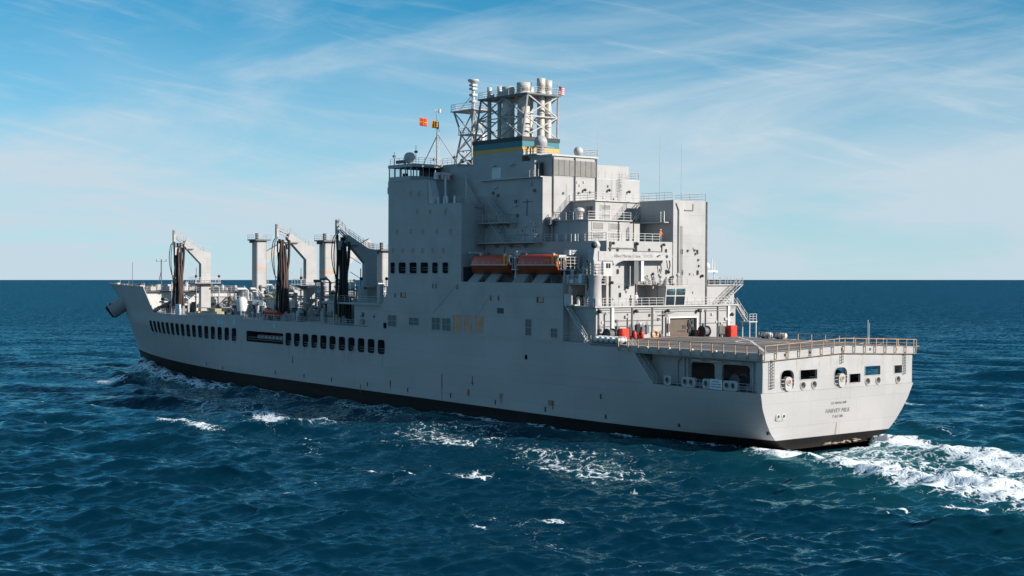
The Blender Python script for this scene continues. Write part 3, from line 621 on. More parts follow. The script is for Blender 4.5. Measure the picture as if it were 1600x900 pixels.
# bridge and its port wing
def bridge():
    br = G(M_GREY).box(68.7, 79.4, -9, 9, 33.02, 35.7).build('bridge_house', ship)
    for s in (1, -1):
        y0, y1 = (9.0, 15.0) if s == 1 else (-15.0, -9.0); yo = 15.0 * s; yi = 9.0 * s
        g = G(M_GREY); g.box(73.1, 79.4, y0, y1, 33.02, 33.12); g.box(73.1, 79.4, yo - .15 * s, yo, 33.12, 33.75); g.box(79.25, 79.4, y0, y1 - .15 if s == 1 else y1, 33.12, 33.75); g.box(73.1, 73.25, y0, y1 - .15 if s == 1 else y1, 33.12, 33.75); g.build('wing_sill', br, True)
        ro = G(M_GREY, M_DGREY); ro.box(72.6, 79.6, y0 + .002, y1, 35.2, 35.7); ro.build('wing_roof', br)
        for i in range(5): x = 73.17 + i * (79.32 - 73.17) / 4; G(M_GREY).box(x - .07, x + .07, yo - .14 * s, yo - .01 * s, 33.75, 35.2).build('window_post', br)
        for i in range(4):
            x0 = 73.24 + i * 1.5375; G(M_GLASS).box(x0, x0 + 1.4, yo - .08 * s, yo - .06 * s, 33.76, 35.19).build('window_pane', br)
        for i in range(1, 5):
            y = yi + (yo - yi) * i / 5
            for x in (73.17, 79.32): G(M_GREY).box(x - .06, x + .06, y - .07, y + .07, 33.75, 35.2).build('window_post', br)
        for i in range(5):
            ya, yb = yi + (yo - yi) * i / 5 + .08 * s, yi + (yo - yi) * (i + 1) / 5 - .08 * s
            for x in (73.17, 79.32): G(M_GLASS).box(x - .01, x + .01, ya, yb, 33.76, 35.19).build('window_pane', br)
        G(M_DGREY).box(76, 76.6, yo - 1.5 * s, yo - .8 * s, 33.12, 34.3).build('wing_console', br)
        G(M_GREY2).rail([(79.2, yo * .99, 35.7), (72.8, yo * .99, 35.7), (72.8, yi, 35.7)], 1.0, 1.2, .035).build('roof_rail', br)
        G(M_GREY2).rail([(72.8, yi, 35.72), (69, yi, 35.72)], 1.0, 1.3, .035).build('roof_rail', br)
    # wing-end lookout step forward of the wall
    G(M_GREY).prism([(79.46, 30.6), (79.46, 32.2), (80.5, 32.2), (80.5, 31.2)], 1, 12.5, 14.5).rail([(80.4, 14.4, 32.2), (80.4, 12.6, 32.2)], 1.0, .9, .035).build('lookout_step', br, True)
    # radome and scanner box on the wing roof
    p = bp(632, 243, y=12); G(M_LIGHT).ball((77.5, 12.2, 37.0), .95, 18, -.85).tube([(77.5, 12.2, 35.7), (77.5, 12.2, 36.3)], .4, 10).build('small_radome', br)
    G(M_DARK).box(78.0, 81.2, 12.0, 12.4, 36.2, 36.7).tube([(78.8, 12.2, 35.7), (78.8, 12.2, 36.3)], .15, 6).build('radar_scanner', br)
    for x, y, h in ((79, 14.2, 2.2), (74, 13.4, 3.0), (71, 8, 1.7), (70, 5, 1.5), (76.5, 8, 1.6)): G(M_DGREY).tube([(x, y, 35.7), (x, y, 35.7 + h)], .05, 5).box(x - .2, x + .2, y - .2, y + .2, 35.7 + h * .6, 35.7 + h * .6 + .35).build('aerial', br)
    # white platform lip, lifejacket rack and lit bracket aft of the wing
    G(M_LIGHT).prism([(67.0, 29.1), (67.0, 29.6), (68.2, 32.8), (68.55, 32.8), (68.35, 29.1)], 1, 13.6, 14.9).build('wing_bracket', br, True)
    for y in (12.6, 11.4, 13.6): G(M_WHITE, M_RED).box(67.6, 68.3, y - .35, y + .35, 33.02, 34.1).use(M_RED).box(67.5, 68.35, y - .36, y - .05, 33.1, 33.7).build('life_jacket_rack', br)
    G(M_WHITE).tube([(66.2, 13.2, 29.1), (66.2, 13.2, 33.4)], .16, 8).build('white_pole', sb)
    for x in (67.2, 66.6, 65.0, 64.3, 62.3): G(M_WHITE).lathe([(.22, 0), (.2, .9), (.1, 1.15), (.02, 1.2)], (x, 14.3, 29.06), 8).build('white_mooring_post', sb)
    G(M_LIGHT).rail([(59.8, 14.8, 29.06), (59.8, 11, 29.06)], 1.0, 1.1, .06).rail([(59.8, 14.8, 29.06), (60.8, 14.8, 29.06)], 1.0, 1, .06).build('guard_rail', sb)
    G(M_WHITE).tube([(60.6, 13.4, 29.06), (60.6, 13.4, 33.3)], .05, 5).build('white_pole', sb)
bridge()

# ------------------------------------------------------------------ inner house, casing and stepped tiers
YC = 10.84
ih = G(M_GREY).box(31.7, 60.2, -8.98, YC, 13.85, 23.0).build('inner_house', ship)
cs = G(M_GREY).box(45.46, 68.9, -8.6, YC, 23.02, 32.55).build('engine_casing', ship)
cs2 = G(M_GREY).box(47.6, 68.6, -8.3, 10.62, 32.56, 34.95).build('upper_casing', ship)
lv = G(M_GREY).box(45.462, 50.5, .36, 9.1, 32.57, 35.6).build('louvre_block', ship)
G(M_DARK).box(47.2, 47.58, 9.3, 10.2, 32.7, 34.6).build('doorway', lv)
for i in range(8):
    y1 = 8.95 - i * 1.06; g = G(M_LOUV); g.box(45.38, 45.46, y1 - 1.0, y1, 32.75, 35.15)
    for k in range(16): z = 32.8 + k * .145; g.prism([(45.38, z), (45.38, z + .12), (45.30, z + .02)], 1, y1 - .96, y1 - .04)
    g.build('louvre_panel', lv, True)
for i in (0, 2, 4): G(M_PIPE).tube([(45.3, 8.95 - i * 2.12, 22.9), (45.3, 8.95 - i * 2.12, 35.5)], .09, 6).build('down_pipe', cs)
G(M_LIGHT).box(45.2, 50.7, .2, 9.3, 35.61, 35.85).build('roof_slab', lv)
p, q = bp(769, 262.5, y=10.62), bp(783, 279, y=10.62); G(M_WHITE).box(q[0], p[0], 10.6, 10.68, max(32.7, q[2]), p[2]).build('white_panel', cs2)
G(M_LIGHT).box(45.4, 60, YC, YC + .5, 32.40, 32.54).build('casing_ledge', cs)
G(M_GREY2).rail([(49, YC + .4, 32.55), (46, YC + .4, 32.55)], 1, 1, .04).build('ledge_rail', cs)
for px_, py_ in ((726, 300), (774, 293), (803, 322), (820, 353), (836, 352), (800, 354), (752, 345), (798, 257), (770, 259)): p = bp(px_, py_, y=YC + .1); G(M_LIGHT).box(p[0] - .5, p[0] + .5, YC - .05, YC + .25, p[2] - .08, p[2] + .1).build('lamp', cs) if p[0] < 60 else None
for z in (26.0, 29.3): G(M_GREY).box(45.5, 60, YC - .1, YC + .03, z, z + .06).build('weld_strake', cs)
# balconies on the casing port wall with stairs
for z, x0, x1 in ((26.0, 51.3, 59.0), (23.0, 45.5, 59.5)):
    b = G(M_GREY, M_DECK2).box(x0, x1, YC + .001, YC + 1.5, z - .18, z - .02).build('balcony', cs)
    G(M_GREY2).rail([(x1, YC + 1.45, z - .02), (x0, YC + 1.45, z - .02), (x0, YC + .1, z - .02)], 1.1, 1.3, .04).build('guard_rail', b)
    for x in np.linspace(x0 + .3, x1 - .3, 5): G(M_GREY).prism([(YC + .002, z - .2), (YC + 1.4, z - .2), (YC + .002, z - .9)], 0, x - .05, x + .05).build('bracket', b, True)
G(M_GREY2).stair((53.2, YC + .3, 23.0), (56.6, YC + .3, 26.0), .8, (0, 1, 0)).build('inclined_ladder', cs)
G(M_GREY2).stair((53.4, YC + .3, 26.0), (56.8, YC + .3, 29.2), .8, (0, 1, 0)).build('inclined_ladder', cs)
G(M_GREY2).stair((60.4, 10.3, 29.06), (63.8, 10.3, 33.0), .8, (0, 1, 0)).build('inclined_ladder', cs)
for x in (60.0,): G(M_GREY2).tube([(59.5, YC + .2, 17.1), (59.5, YC + .2, 28.2), (59.5, 12.5, 28.6)], .1, 6).build('down_pipe', cs)
for x, z in ((50, 20), (46, 20), (54.5, 20), (41, 20), (50, 24.2), (47.5, 24.2)): G(M_GREY2, M_DARK).box(x - .45, x + .45, YC, YC + .06, z - 1, z + .9).use(M_DARK).box(x - .13, x + .13, YC + .05, YC + .07, z + .3, z + .65).build('door', ih if z < 23 else cs)
for k in range(46):
    x = random.uniform(46, 59); z = random.choice([random.uniform(17.4, 22.6), random.uniform(23.3, 32)]); par = ih if z < 23 else cs; m = random.choice([M_GREY2, M_PIPE, M_DGREY, M_LIGHT])
    if k % 4 == 0: G(m).tube([(x, YC + .08, z), (x, YC + .08, max(17.1 if z < 23 else 23.1, z - random.uniform(1, 4)))], .05, 5).build('conduit', par)
    elif k % 4 == 1: G(m).tube([(x, YC + .07, z), (min(59.5, x + random.uniform(1, 5)), YC + .07, z)], .04, 5).build('conduit', par)
    else: G(m).box(x - .2, x + .2, YC - .02, YC + random.uniform(.1, .25), z - .2, z + .25).build('junction_box', par)
for k in range(30):
    y = random.uniform(-8, 10); z = random.uniform(14.2, 22.7); xx = 31.7 if y > -2 else 31.6; G(random.choice([M_GREY2, M_PIPE, M_DGREY])).box(xx - random.uniform(.06, .22), xx, y - .12, y + .12, z - .12, z + .18).build('junction_box', ih if y > -2 else ih)
for k in range(24):
    y = random.uniform(-7.5, 10); z = random.uniform(23.5, 32); G(random.choice([M_GREY2, M_PIPE])).box(45.46 - random.uniform(.06, .2), 45.46, y - .12, y + .12, z - .12, z + .18).build('junction_box', cs)
# doors, louvres and tier blocks facing aft
def aft_panel(px0, px1, py0, py1, x, par, nm='louvre_panel', m=M_LOUV, slats=True):
    a, b = bp(px0, py0, x=x), bp(px1, py1, x=x); y1, y0, z1, z0 = a[1], b[1], a[2], b[2]; g = G(M_LIGHT)
    w = .12; g.box(x - .08, x, y0 - w, y1 + w, z1, z1 + w).box(x - .08, x, y0 - w, y1 + w, z0 - w, z0).box(x - .08, x, y0 - w, y0, z0, z1).box(x - .08, x, y1, y1 + w, z0, z1)
    g.use(m).box(x - .02, x, y0, y1, z0, z1)
    if slats:
        n = max(3, int((z1 - z0) / .16))
        for i in range(n): z = z0 + (z1 - z0) * i / n; g.prism([(x - .02, z), (x - .02, z + .11), (x - .09, z + .01)], 1, y0, y1)
    return g.build(nm, par, True)
T1X, T2X = 40.28, 37.23
t1 = G(M_GREY).box(T1X, 45.44, -6.5, 5.2, 26.05, 28.95).build('upper_tier', ship)
t2y = bp(984, 350, x=T2X)[1]
t2 = G(M_GREY).box(T2X, 45.44, t2y, 9.3, 23.02, 26.0).build('lower_tier', ship)
G(M_LIGHT).box(T1X - .3, 45.4, -6.8, 5.5, 28.96, 29.12).build('deck_plate', t1); G(M_LIGHT).box(T2X - .3, 45.4, t2y - .3, 9.6, 26.01, 26.15).build('deck_plate', t2)
for a in ((938.5, 953, 320, 328.5), (938.5, 953, 334, 341)): aft_panel(*a, T1X, t1)
for a in ((925.5, 942, 347.5, 359), (952.5, 968.5, 349, 359.5), (925.5, 942, 363.5, 373), (952.5, 968.5, 364.5, 373)): aft_panel(*a, T2X, t2)
for x0 in (44.6, 42.3): G(M_GREY, M_PANE).box(x0 - 1.6, x0, 5.2, 5.27, 26.9, 28.3).use(M_PANE).box(x0 - 1.5, x0 - .85, 5.26, 5.285, 27, 28.2).box(x0 - .75, x0 - .1, 5.26, 5.285, 27, 28.2).build('window', t1)
G(M_LIGHT).rail([(45, 5.4, 29.1), (T1X - .2, 5.4, 29.1), (T1X - .2, -6.7, 29.1)], 1.1, 1.5, .045).build('guard_rail', t1)
G(M_LIGHT).rail([(45, 9.5, 26.15), (T2X - .2, 9.5, 26.15), (T2X - .2, t2y, 26.15)], 1.1, 1.5, .05).build('guard_rail', t2)
G(M_LIGHT).rail([(45, YC + .0, 23.0), (31.9, YC - .1, 23.0), (31.9, .4, 23.0)], 1.1, 1.4, .05).build('guard_rail', ih)
G(M_LIGHT).stair((T2X + .6, -.6, 26.15), (T2X + 2.4, -4.6, 29.1), .8, (1, 0, 0)).build('inclined_ladder', t2)
for y in (3.5, .6, -1.2, -3.6): G(M_PIPE).tube([(T2X - .12, y, 23.0), (T2X - .12, y, 26.0)], .08, 6).build('down_pipe', t2)
g = G(M_LIGHT); g.lathe([(.55, 0), (.55, 1.1), (.75, 1.15), (.75, 1.5), (.5, 1.75), (.02, 1.85)], (41.2, 7.5, 26.15), 14); g.build('mushroom_vent', t2)
g = G(M_GREY2, M_DGREY); g.box(44.4, 45.3, 8.4, 10.2, 26.2, 26.6).bar((44.8, 9.6, 23.1), (44.8, 9.6, 26.3), .12).use(M_DGREY).box(44.3, 45.2, 8.6, 10.4, 25.4, 26.2).build('searchlight_mount', t2)
for x in (43, 41, 39): G(M_WHITE, M_COVER).lathe([(.16, 0), (.16, .8), (.05, 1.1)], (x, 10.2, 23.05), 8).build('white_mooring_post', ih)
# stair tower
tw = G(M_GREY).box(31.6, 38.5, -9.0, -2.0, 14, 29.05).build('stair_tower', ship)
G(M_GREY2).rail([(38.3, -2.1, 29.05), (31.9, -2.1, 29.05)], 1.1, 1.6, .04).rail([(31.9, -4, 29.05), (31.9, -8.9, 29.05), (38, -8.9, 29.05)], 1.1, 1.6, .04).build('guard_rail', tw)
G(M_PIPE).tube([(31.6, -2.5, 28.6), (31.55, -3.0, 27.6), (31.55, -3.0, 14.2)], .13, 8).build('down_pipe', tw)
G(M_PIPE).tube([(31.58, -8.85, 29), (31.58, -8.85, 14)], .16, 6).build('corner_pipe', tw)
g = G(M_GREY2)
for s in (0, .35): g.bar((31.45, -3.5 - s, 14.2), (31.45, -3.5 - s, 25.4), .04)
for i in range(28): g.bar((31.45, -3.5, 14.4 + i * .4), (31.45, -3.85, 14.4 + i * .4), .03)
g.build('ladder', tw)
G(M_PIPE).box(31.5, 31.6, -4.2, -6, 27.55, 27.7).bar((31.6, -6, 27.6), (31.6, -6, 28.6), .1).build('pipe_bend', tw)
b = G(M_GREY).box(32.2, 38.4, -1.99, -.8, 25.75, 25.9).build('balcony', tw); G(M_GREY2).rail([(38.3, -.9, 25.9), (32.3, -.9, 25.9)], 1.1, 1.4, .04).build('guard_rail', b)
G(M_WHITE).rail([(33.0, -.85, 25.9), (32.3, -.85, 25.9)], 1.5, .7, .06, 4).build('ladder', tw)
G(M_GREY, M_DARK).box(34, 36.5, -2.0, -1.95, 23.1, 25.2).build('doorway', tw)
for z in (22.95, 17.0): G(M_GREY2).box(31.56, 31.61, -9, -2.0, z, z + .07).build('weld_strake', tw)
# portholes on the aft wall
apg = G(M_DGREY, M_PANE); apg.prism(rrect(-.22, .22, -.36, .36, .15), 0, -.05, .02).use(M_PANE).prism(rrect(-.16, .16, -.3, .3, .12), 0, -.07, 0); aph = apg.mesh('porthole')
for px_, py_ in ((964.7, 390.5), (990.5, 391.3), (1014.2, 392), (1040.5, 392.7), (1064.5, 393.3), (1088.5, 393.8), (965, 424.3), (990.5, 424.8), (1040.8, 425), (1065, 425.8), (1089, 426), (968.5, 461)):
    p = bp(px_, py_, x=31.7); link('porthole', aph, ih if px_ < 1050 else tw, (31.69 if px_ < 1050 else 31.59, p[1], p[2]))
for px_, py_ in ((956, 380), (993.5, 381), (1035, 382.5), (954, 441.5), (1095, 431), (978, 449.5), (912, 297), (950, 297.5), (981, 300)):
    p = bp(px_, py_, x=31.7 if py_ > 370 else 45.46); xx = 31.7 if py_ > 370 else 45.46
    G(M_DARK).ball((xx - .35, p[1], p[2]), .22, 8).bar((xx, p[1], p[2] + .1), (xx - .35, p[1], p[2] + .15), .06).build('floodlight', ih if py_ > 370 else cs)
for ya, za in (((10.5, 5.6), 21.95), ((5.2, .2), 21.55)): G(M_PIPE).tube([(31.62, ya[0], za), (31.62, ya[1], za), (31.62, ya[1], za + .9)], .09, 6).build('pipe_run', ih)
for y in (5.25, 10.2): G(M_PIPE).tube([(31.58, y, 14), (31.58, y, 22.9)], .11, 6).build('down_pipe', ih)
G(M_GREY2).box(31.64, 31.71, 5.5, YC, 17.0, 17.06).build('weld_strake', ih)
# recess with control booth above the hangar
cutg = G(M_GREY); cutg.box(31, 34.2, .9, 5.1, 13.9, 16.85); cut(ih, cutg)
bo = G(M_LIGHT).prism([(30.3, 13.86), (30.0, 16.6), (31.9, 16.6), (31.9, 13.86)], 1, -3.2, .9).build('flight_control_booth', ship, True)
for y0, y1 in ((-.95, .75), (-3.0, -1.15)):
    for z0, z1 in ((14.0, 15.25), (15.4, 16.35)):
        k = lambda z: 30.3 - .3 * (z - 13.86) / 2.74
        G(M_PANE).add([(k(z0) - .01, y0, z0), (k(z0) - .01, y1, z0), (k(z1) - .01, y1, z1), (k(z1) - .01, y0, z1), (k(z0) + .03, y0, z0), (k(z0) + .03, y1, z0), (k(z1) + .03, y1, z1), (k(z1) + .03, y0, z1)], [(0, 1, 2, 3), (7, 6, 5, 4), (0, 4, 5, 1), (1, 5, 6, 2), (2, 6, 7, 3), (3, 7, 4, 0)]).build('window_pane', bo, True)
G(M_LIGHT).box(29.9, 32, -3.4, 1.1, 16.62, 16.78).build('booth_roof', bo); G(M_GREY2).rail([(30.0, 1.0, 16.78), (30.0, -3.3, 16.78)], 1.0, 1, .04).rail([(31.4, 5.4, 16.9), (30.1, 1.0, 16.8)], 1.0, 1, .04).build('guard_rail', bo)
for k in range(12):
    y, z = random.uniform(-3, 5), 16.9; h = random.uniform(.4, 1.6); G(random.choice([M_LIGHT, M_GREY2, M_YEL, M_GREY2, M_DARK])).tube([(30.9, y, z), (30.9 + random.uniform(-.3, .3), y + random.uniform(-.4, .4), z + h)], .08, 6).ball((30.9, y, z + h), random.uniform(.15, .3), 8).build('flight_deck_light', bo)

# ------------------------------------------------------------------ hangar face
def hangar():
    X = 30.4; d0 = bp(1046.3, 497.3, x=X); d1 = bp(1088.3, 527.3, x=X); ya, yb, zt_ = d0[1], d1[1], d0[2]
    hg = G(M_GREY); hg.box(X, X + 1.2, ya, 13.9, 9.0, 13.8).box(X, X + 1.2, -13.9, yb, 9.0, 13.8).box(X, X + 1.2, yb, ya, zt_, 13.8).box(X + 1.2, 36.0, -13.9, 13.9, 9.0, 13.8); hg = hg.build('hangar_front', ship)
    G(M_INT).box(X + .35, X + .45, yb + .02, ya - .02, 9.3, zt_ - .02).build('roller_door', hg)
    dd = G(M_DARK, M_DGREY)
    for k in range(12): yy, zz = random.uniform(yb + .4, yb + 1.4), random.uniform(9.7, 11.8); dd.box(X + .2, X + .34, yy - .2, yy + .2, zz - .25, zz + .25)
    dd.box(X + .3, X + .34, yb + 1.9, yb + 2.6, 10.6, 11.1).box(X + .3, X + .34, yb + 2.0, yb + 3.6, 10.2, 10.3); dd.build('door_gear', hg)
    w = .2; G(M_WHITE).box(X - .06, X, ya, ya + w, 9.3, zt_ + w).box(X - .06, X, yb - w, yb, 9.3, zt_ + w).box(X - .06, X, yb, ya, zt_, zt_ + w).build('door_frame', hg)
    G(M_LIGHT).box(30.1, 36, -14.3, 14.3, 13.81, 13.98).build('hangar_roof_plate', hg)
    G(M_LIGHT).rail([(33, 14.2, 13.98), (30.2, 14.2, 13.98), (30.2, 1.2, 13.98)], 1.1, 1.5, .045).rail([(30.2, -3.6, 13.98), (30.2, -12.8, 13.98)], 1.1, 1.5, .045).build('guard_rail', hg)
    for px_ in (935, 987.5, 1019, 1121):      # vertical stiffener pipes
        p = bp(px_, 500, x=X); G(M_PIPE).box(X - .16, X, p[1] - .09, p[1] + .09, 9.3, 13.75).build('stiffener', hg)
    for px_ in (956, 1137.5): p = bp(px_, 500, x=X); G(M_WHITE).box(X - .22, X, p[1] - .22, p[1] + .22, 9.3, 13.75).build('white_trunk', hg)
    for px_, y0_, y1_ in ((1040, 495, 530), (1094, 482, 528), (944, 490, 525), (980, 490, 525), (1102, 487, 512), (1035, 485, 530)): p, q = bp(px_, y0_, x=X), bp(px_, y1_, x=X); G(M_PIPE).tube([(X - .1, p[1], p[2]), (X - .1, p[1], max(9.4, q[2]))], .07, 5).build('down_pipe', hg)
    for z, y0, y1 in ((13.1, 13, -13), (11.95, 12.4, 1.2), (11.2, 13, 1.5), (11.3, -6.2, -13), (13.45, 13.6, -13.6)): G(M_PIPE).tube([(X - .07, y0, z), (X - .07, y1, z)], .045, 5).build('cable_run', hg)
    for px_, py_ in ((934.5, 486.5), (991.5, 486), (1041, 485.5), (1089, 485), (1141, 491)): p = bp(px_, py_, x=X); G(M_DARK).ball((X - .4, p[1], p[2]), .28, 10).bar((X, p[1], p[2]), (X - .4, p[1], p[2]), .06).build('floodlight', hg)
    for px_, py_, w_, h_, m in ((984.5, 518, .35, .6, M_DARK), (995.5, 515, .35, .75, M_BLACK), (964, 515, .25, .5, M_DGREY), (1010, 514, .25, .6, M_DGREY), (1003.5, 516, .3, .5, M_DGREY), (1124, 515.5, .3, .6, M_DGREY), (1128, 515.5, .3, .6, M_INT), (1124.5, 523.5, .2, .3, M_DARK), (1032, 525, .25, .3, M_DGREY), (936, 516, .2, .2, M_DARK), (1043, 512, .2, .6, M_DGREY)):
        p = bp(px_, py_, x=X); G(m).box(X - .3, X, p[1] - w_, p[1] + w_, p[2] - h_, p[2] + h_).bar((X - .15, p[1], p[2] + h_), (X - .15, p[1], p[2] + h_ + .5), .04).build('wall_box', hg)
    for px_, py_ in ((1099, 522), (951, 521)):   # dark hose reels on feet
        p = bp(px_, py_, x=X - .9); G(M_DGREY, M_DARK).tube([(X - 1.1, p[1] - .5, 10.2), (X - 1.1, p[1] + .5, 10.2)], .62, 14).use(M_DARK).tube([(X - 1.1, p[1] - .6, 10.2), (X - 1.1, p[1] - .5, 10.2)], .8, 16).tube([(X - 1.1, p[1] + .5, 10.2), (X - 1.1, p[1] + .6, 10.2)], .8, 16).box(X - 1.6, X - .6, p[1] - .6, p[1] + .6, 9.1, 9.5).build('hose_reel', hg)
    g = G(M_GREY2).tube([(X - .1, 2.2, 12.6), (X - 1.4, 0, 13.2)], .06, 5).tube([(X - .1, 1.2, 12.6), (X - 1.4, -.6, 13.2)], .06, 5).build('davit_arm', hg)
    for k in range(26):
        y = random.choice([random.uniform(1, 13), random.uniform(-13, -6.5)]); z = random.uniform(9.9, 13.2); G(random.choice([M_GREY2, M_LIGHT, M_DGREY])).box(X - random.uniform(.08, .25), X, y - .18, y + .18, z - .15, z + .2).build('junction_box', hg)
    # starboard side-house with walkway, stair and platform
    sh = G(M_GREY).box(31.7, 36, -15.0, -9.0, 13.99, 16.75).build('starboard_house', ship)
    G(M_LIGHT).box(31.4, 36, -16.6, -9.0, 16.76, 16.9).build('deck_plate', sh); G(M_GREY2).rail([(31.5, -9.2, 16.9), (31.5, -16.5, 16.9), (35.8, -16.5, 16.9)], 1.1, 1.3, .045).build('guard_rail', sh)
    G(M_GREY2).stair((31.2, -11.2, 13.98), (31.2, -15.6, 16.9), .7, (-1, 0, 0)).build('inclined_ladder', sh)
    G(M_WHITE, M_LIGHT).box(32, 33.5, -9.6, -11.8, 18.7, 18.95).tube([(32.5, -9.9, 16.9), (32.5, -9.9, 18.7)], .08, 5).tube([(32.5, -11.5, 16.9), (32.5, -11.5, 18.7)], .08, 5).ball((32.8, -10.2, 19.6), .55, 12).bar((32.6, -11.2, 18.9), (32.6, -11.2, 20.7), .06).bar((32.6, -11.7, 18.9), (32.6, -11.7, 20.3), .06).build('aerial_platform', sh)
    for y in (-9.7, -10.3, -10.9, -11.5): G(M_DGREY).tube([(31.9, y, 16.9), (31.9, y, 17.6)], .22, 8).build('small_vent', sh)
    G(M_LIGHT).stair((31.0, -16.6, 11.4), (31.0, -14.2, 13.95), .6, (-1, 0, 0)).build('inclined_ladder', sh)
    G(M_LIGHT).box(29.9, 31.6, -18.2, -16.4, 11.25, 11.4).rail([(30, -16.6, 11.4), (30, -18.1, 11.4)], 1.1, .8, .05).bar((30, -18.0, 9.0), (30, -18.0, 11.3), .09).bar((31.4, -16.6, 9.0), (31.4, -16.6, 11.3), .09).bar((30, -16.6, 9.0), (30, -16.6, 11.3), .09).build('stair_platform', sh)
    G(M_GREY).box(26, 36, -17.6, -15.02, 8.75, 9.0).build('sponson_deck', sh)
    # port side walkway: rail, inclined ladders
    G(M_GREY2).rail([(35.8, 14.85, 9.02), (29, 14.85, 9.02)], 1.1, 1.4, .045).build('guard_rail', hg)
    G(M_LIGHT).stair((31.0, 14.1, 9.05), (35.6, 14.1, 13.98), .8, (0, 1, 0)).build('inclined_ladder', hg)
    G(M_LIGHT).stair((33.9, 12.2, 13.98), (31.9, 12.2, 16.9), .7, (0, 1, 0)).build('inclined_ladder', hg)
    G(M_LIGHT).box(34.2, 36.2, 13.6, 15.0, 14.0, 14.15).box(34.6, 35.8, 14.5, 15.02, 14.2, 15.6).build('ladder_landing', hg)
    G(M_LIGHT).stair((18.3, 14.2, 4.4), (23.0, 14.2, 9.05), .75, (0, 1, 0)).build('inclined_ladder', hull)
hangar()
# whip aerials
for px_, y0_, y1_, x in ((1031, 213, 306, 33.0), (1064.5, 225, 306, 36.0), (934.5, 205, 247, 46.2)):
    a, b = bp(px_, y1_, x=x), bp(px_, y0_, x=x); G(M_LIGHT).tube([(x, a[1], 29.1 if x < 40 else 35.6), (x, a[1], a[2] + 2), (x, a[1], b[2])], .06, 5, True, .03).build('whip_aerial', ship)

# ------------------------------------------------------------------ crane on the hangar roof
cr = G(M_GREY2); cr.lathe([(.95, 13.98), (.95, 14.6), (.88, 15.2), (.86, 17.6), (1.05, 18.0), (1.05, 18.25)], (30.95, 13.6, 0), 24); cr = cr.build('knuckle_crane', ship)
G(M_LIGHT).box(30.1, 31.5, 11.2, 12.9, 18.1, 20.1).build('crane_cab', cr); 
for y0 in (11.95, 12.4): G(M_PANE).box(30.08, 30.1, y0 - .38, y0 - .02 + .0, 19.2, 19.85).build('cab_window', cr)
G(M_GREY2).prism([(13.6, 20.2), (13.6, 21.5), (.2, 21.45), (-.6, 21.0), (-.3, 20.35), (9.0, 20.25), (10.8, 19.7), (11.0, 20.2)], 0, 30.25, 31.1).build('crane_boom', cr, True)
G(M_GREY2).prism([(13.9, 18.25), (12.8, 18.25), (12.9, 20.2), (13.4, 21.9), (14.2, 22.3), (14.5, 20.5)], 0, 30.35, 31.5).build('crane_housing', cr, True)
G(M_GREY2).bar((30.7, 12.0, 18.4), (30.7, 9.4, 20.3), .16).build('luffing_ram', cr)
G(M_LIGHT, M_DARK).ball((30.7, 13.8, 22.4), .6, 12).ball((31.2, 13.1, 22.3), .5, 12).use(M_DARK).ball((30.4, 14.3, 22.3), .45, 10).build('winch_drum', cr)
g = G(M_LIGHT); g.rail([(29.9, 14.8, 18.3), (29.9, 13.0, 18.3)], 1.6, .8, .045, 4).rail([(29.9, 14.8, 18.3), (32, 14.8, 18.3)], 1.6, .8, .045, 4).box(29.9, 32, 13, 14.8, 18.2, 18.3); g.build('crane_platform', cr)
G(M_DARK, M_LIGHT).ball((30.6, .6, 20.9), .45, 10).tube([(30.6, -.2, 20.6), (30.6, -.4, 19.6), (30.6, -.1, 18.9)], .09, 6).tube([(30.5, .4, 20.4), (30.5, .2, 19.2)], .07, 5).ball((30.6, -.1, 18.7), .25, 8).build('hook_block', cr)
G(M_DGREY).box(30.4, 31.0, 6.0, 6.8, 17.0, 20.24).build('boom_rest', cr); G(M_WHITE).box(30.35, 30.9, 5.0, 5.5, 17.4, 20.24).build('boom_rest', cr)
for txt, y, sz, m in (('Allied Marine Crane', 8.3, .62, M_DGREY), ('TB4270', 4.35, .6, M_LOUV)):
    o = link('lettering', text_mesh(txt, sz, m), cr); o.matrix_local = Matrix.Translation((30.24, y, 20.87)) @ Matrix(((0, 0, -1, 0), (-1, 0, 0, 0), (0, 1, 0, 0), (0, 0, 0, 1)))
G(M_DARK).prism([(2.2, 21.1), (1.75, 21.1), (2.5, 20.7), (2.65, 20.9)], 0, 30.22, 30.26).build('maker_mark', cr, True)

# ------------------------------------------------------------------ funnel, exhaust frame, masts
fx0, fx1, fy0, fy1 = 52.1, 64.3, 2.1, 9.3
fn = G(M_GREY).box(fx0, fx1, fy0, fy1, 34.96, 38.55).build('funnel', ship)
for nm, z0, z1, m in (('yellow_band', 36.75, 37.35, M_YEL), ('teal_band', 37.352, 38.3, M_TEAL), ('black_cap', 38.302, 38.9, M_BLACK)):
    e = .03 if nm != 'black_cap' else .12; G(m).box(fx0 - e, fx1 + e, fy0 - e, fy1 + e, z0, z1).build(nm, fn)
top_z = 45.15; base = [(fx0 + .2, fy1 - .2), (fx1 - .2, fy1 - .2), (fx1 - .2, fy0 + .2), (fx0 + .2, fy0 + .2)]; tp = [(51.2, 9.1), (62.6, 9.1), (62.6, 3.1), (51.2, 3.1)]
def lat(fr, a, b, n, r, par, nm):
    """braced panel between two leg lines a, b (each (p0,p1)), n bays"""
    a0, a1, b0, b1 = [np.array(v, float) for v in (*a, *b)]; g = G(fr)
    for i in range(n):
        t0, t1 = i / n, (i + 1) / n; pa, pb, qa, qb = a0 + (a1 - a0) * t0, b0 + (b1 - b0) * t0, a0 + (a1 - a0) * t1, b0 + (b1 - b0) * t1
        g.bar(pa, qb, r).bar(pb, qa, r).bar(qa, qb, r)
    return g.build(nm, par)
exf = G(M_DGREY, M_LIGHT); exf.box(50.9, 63.0, 2.8, 9.4, top_z, top_z + .22); exf = exf.build('exhaust_frame', ship)
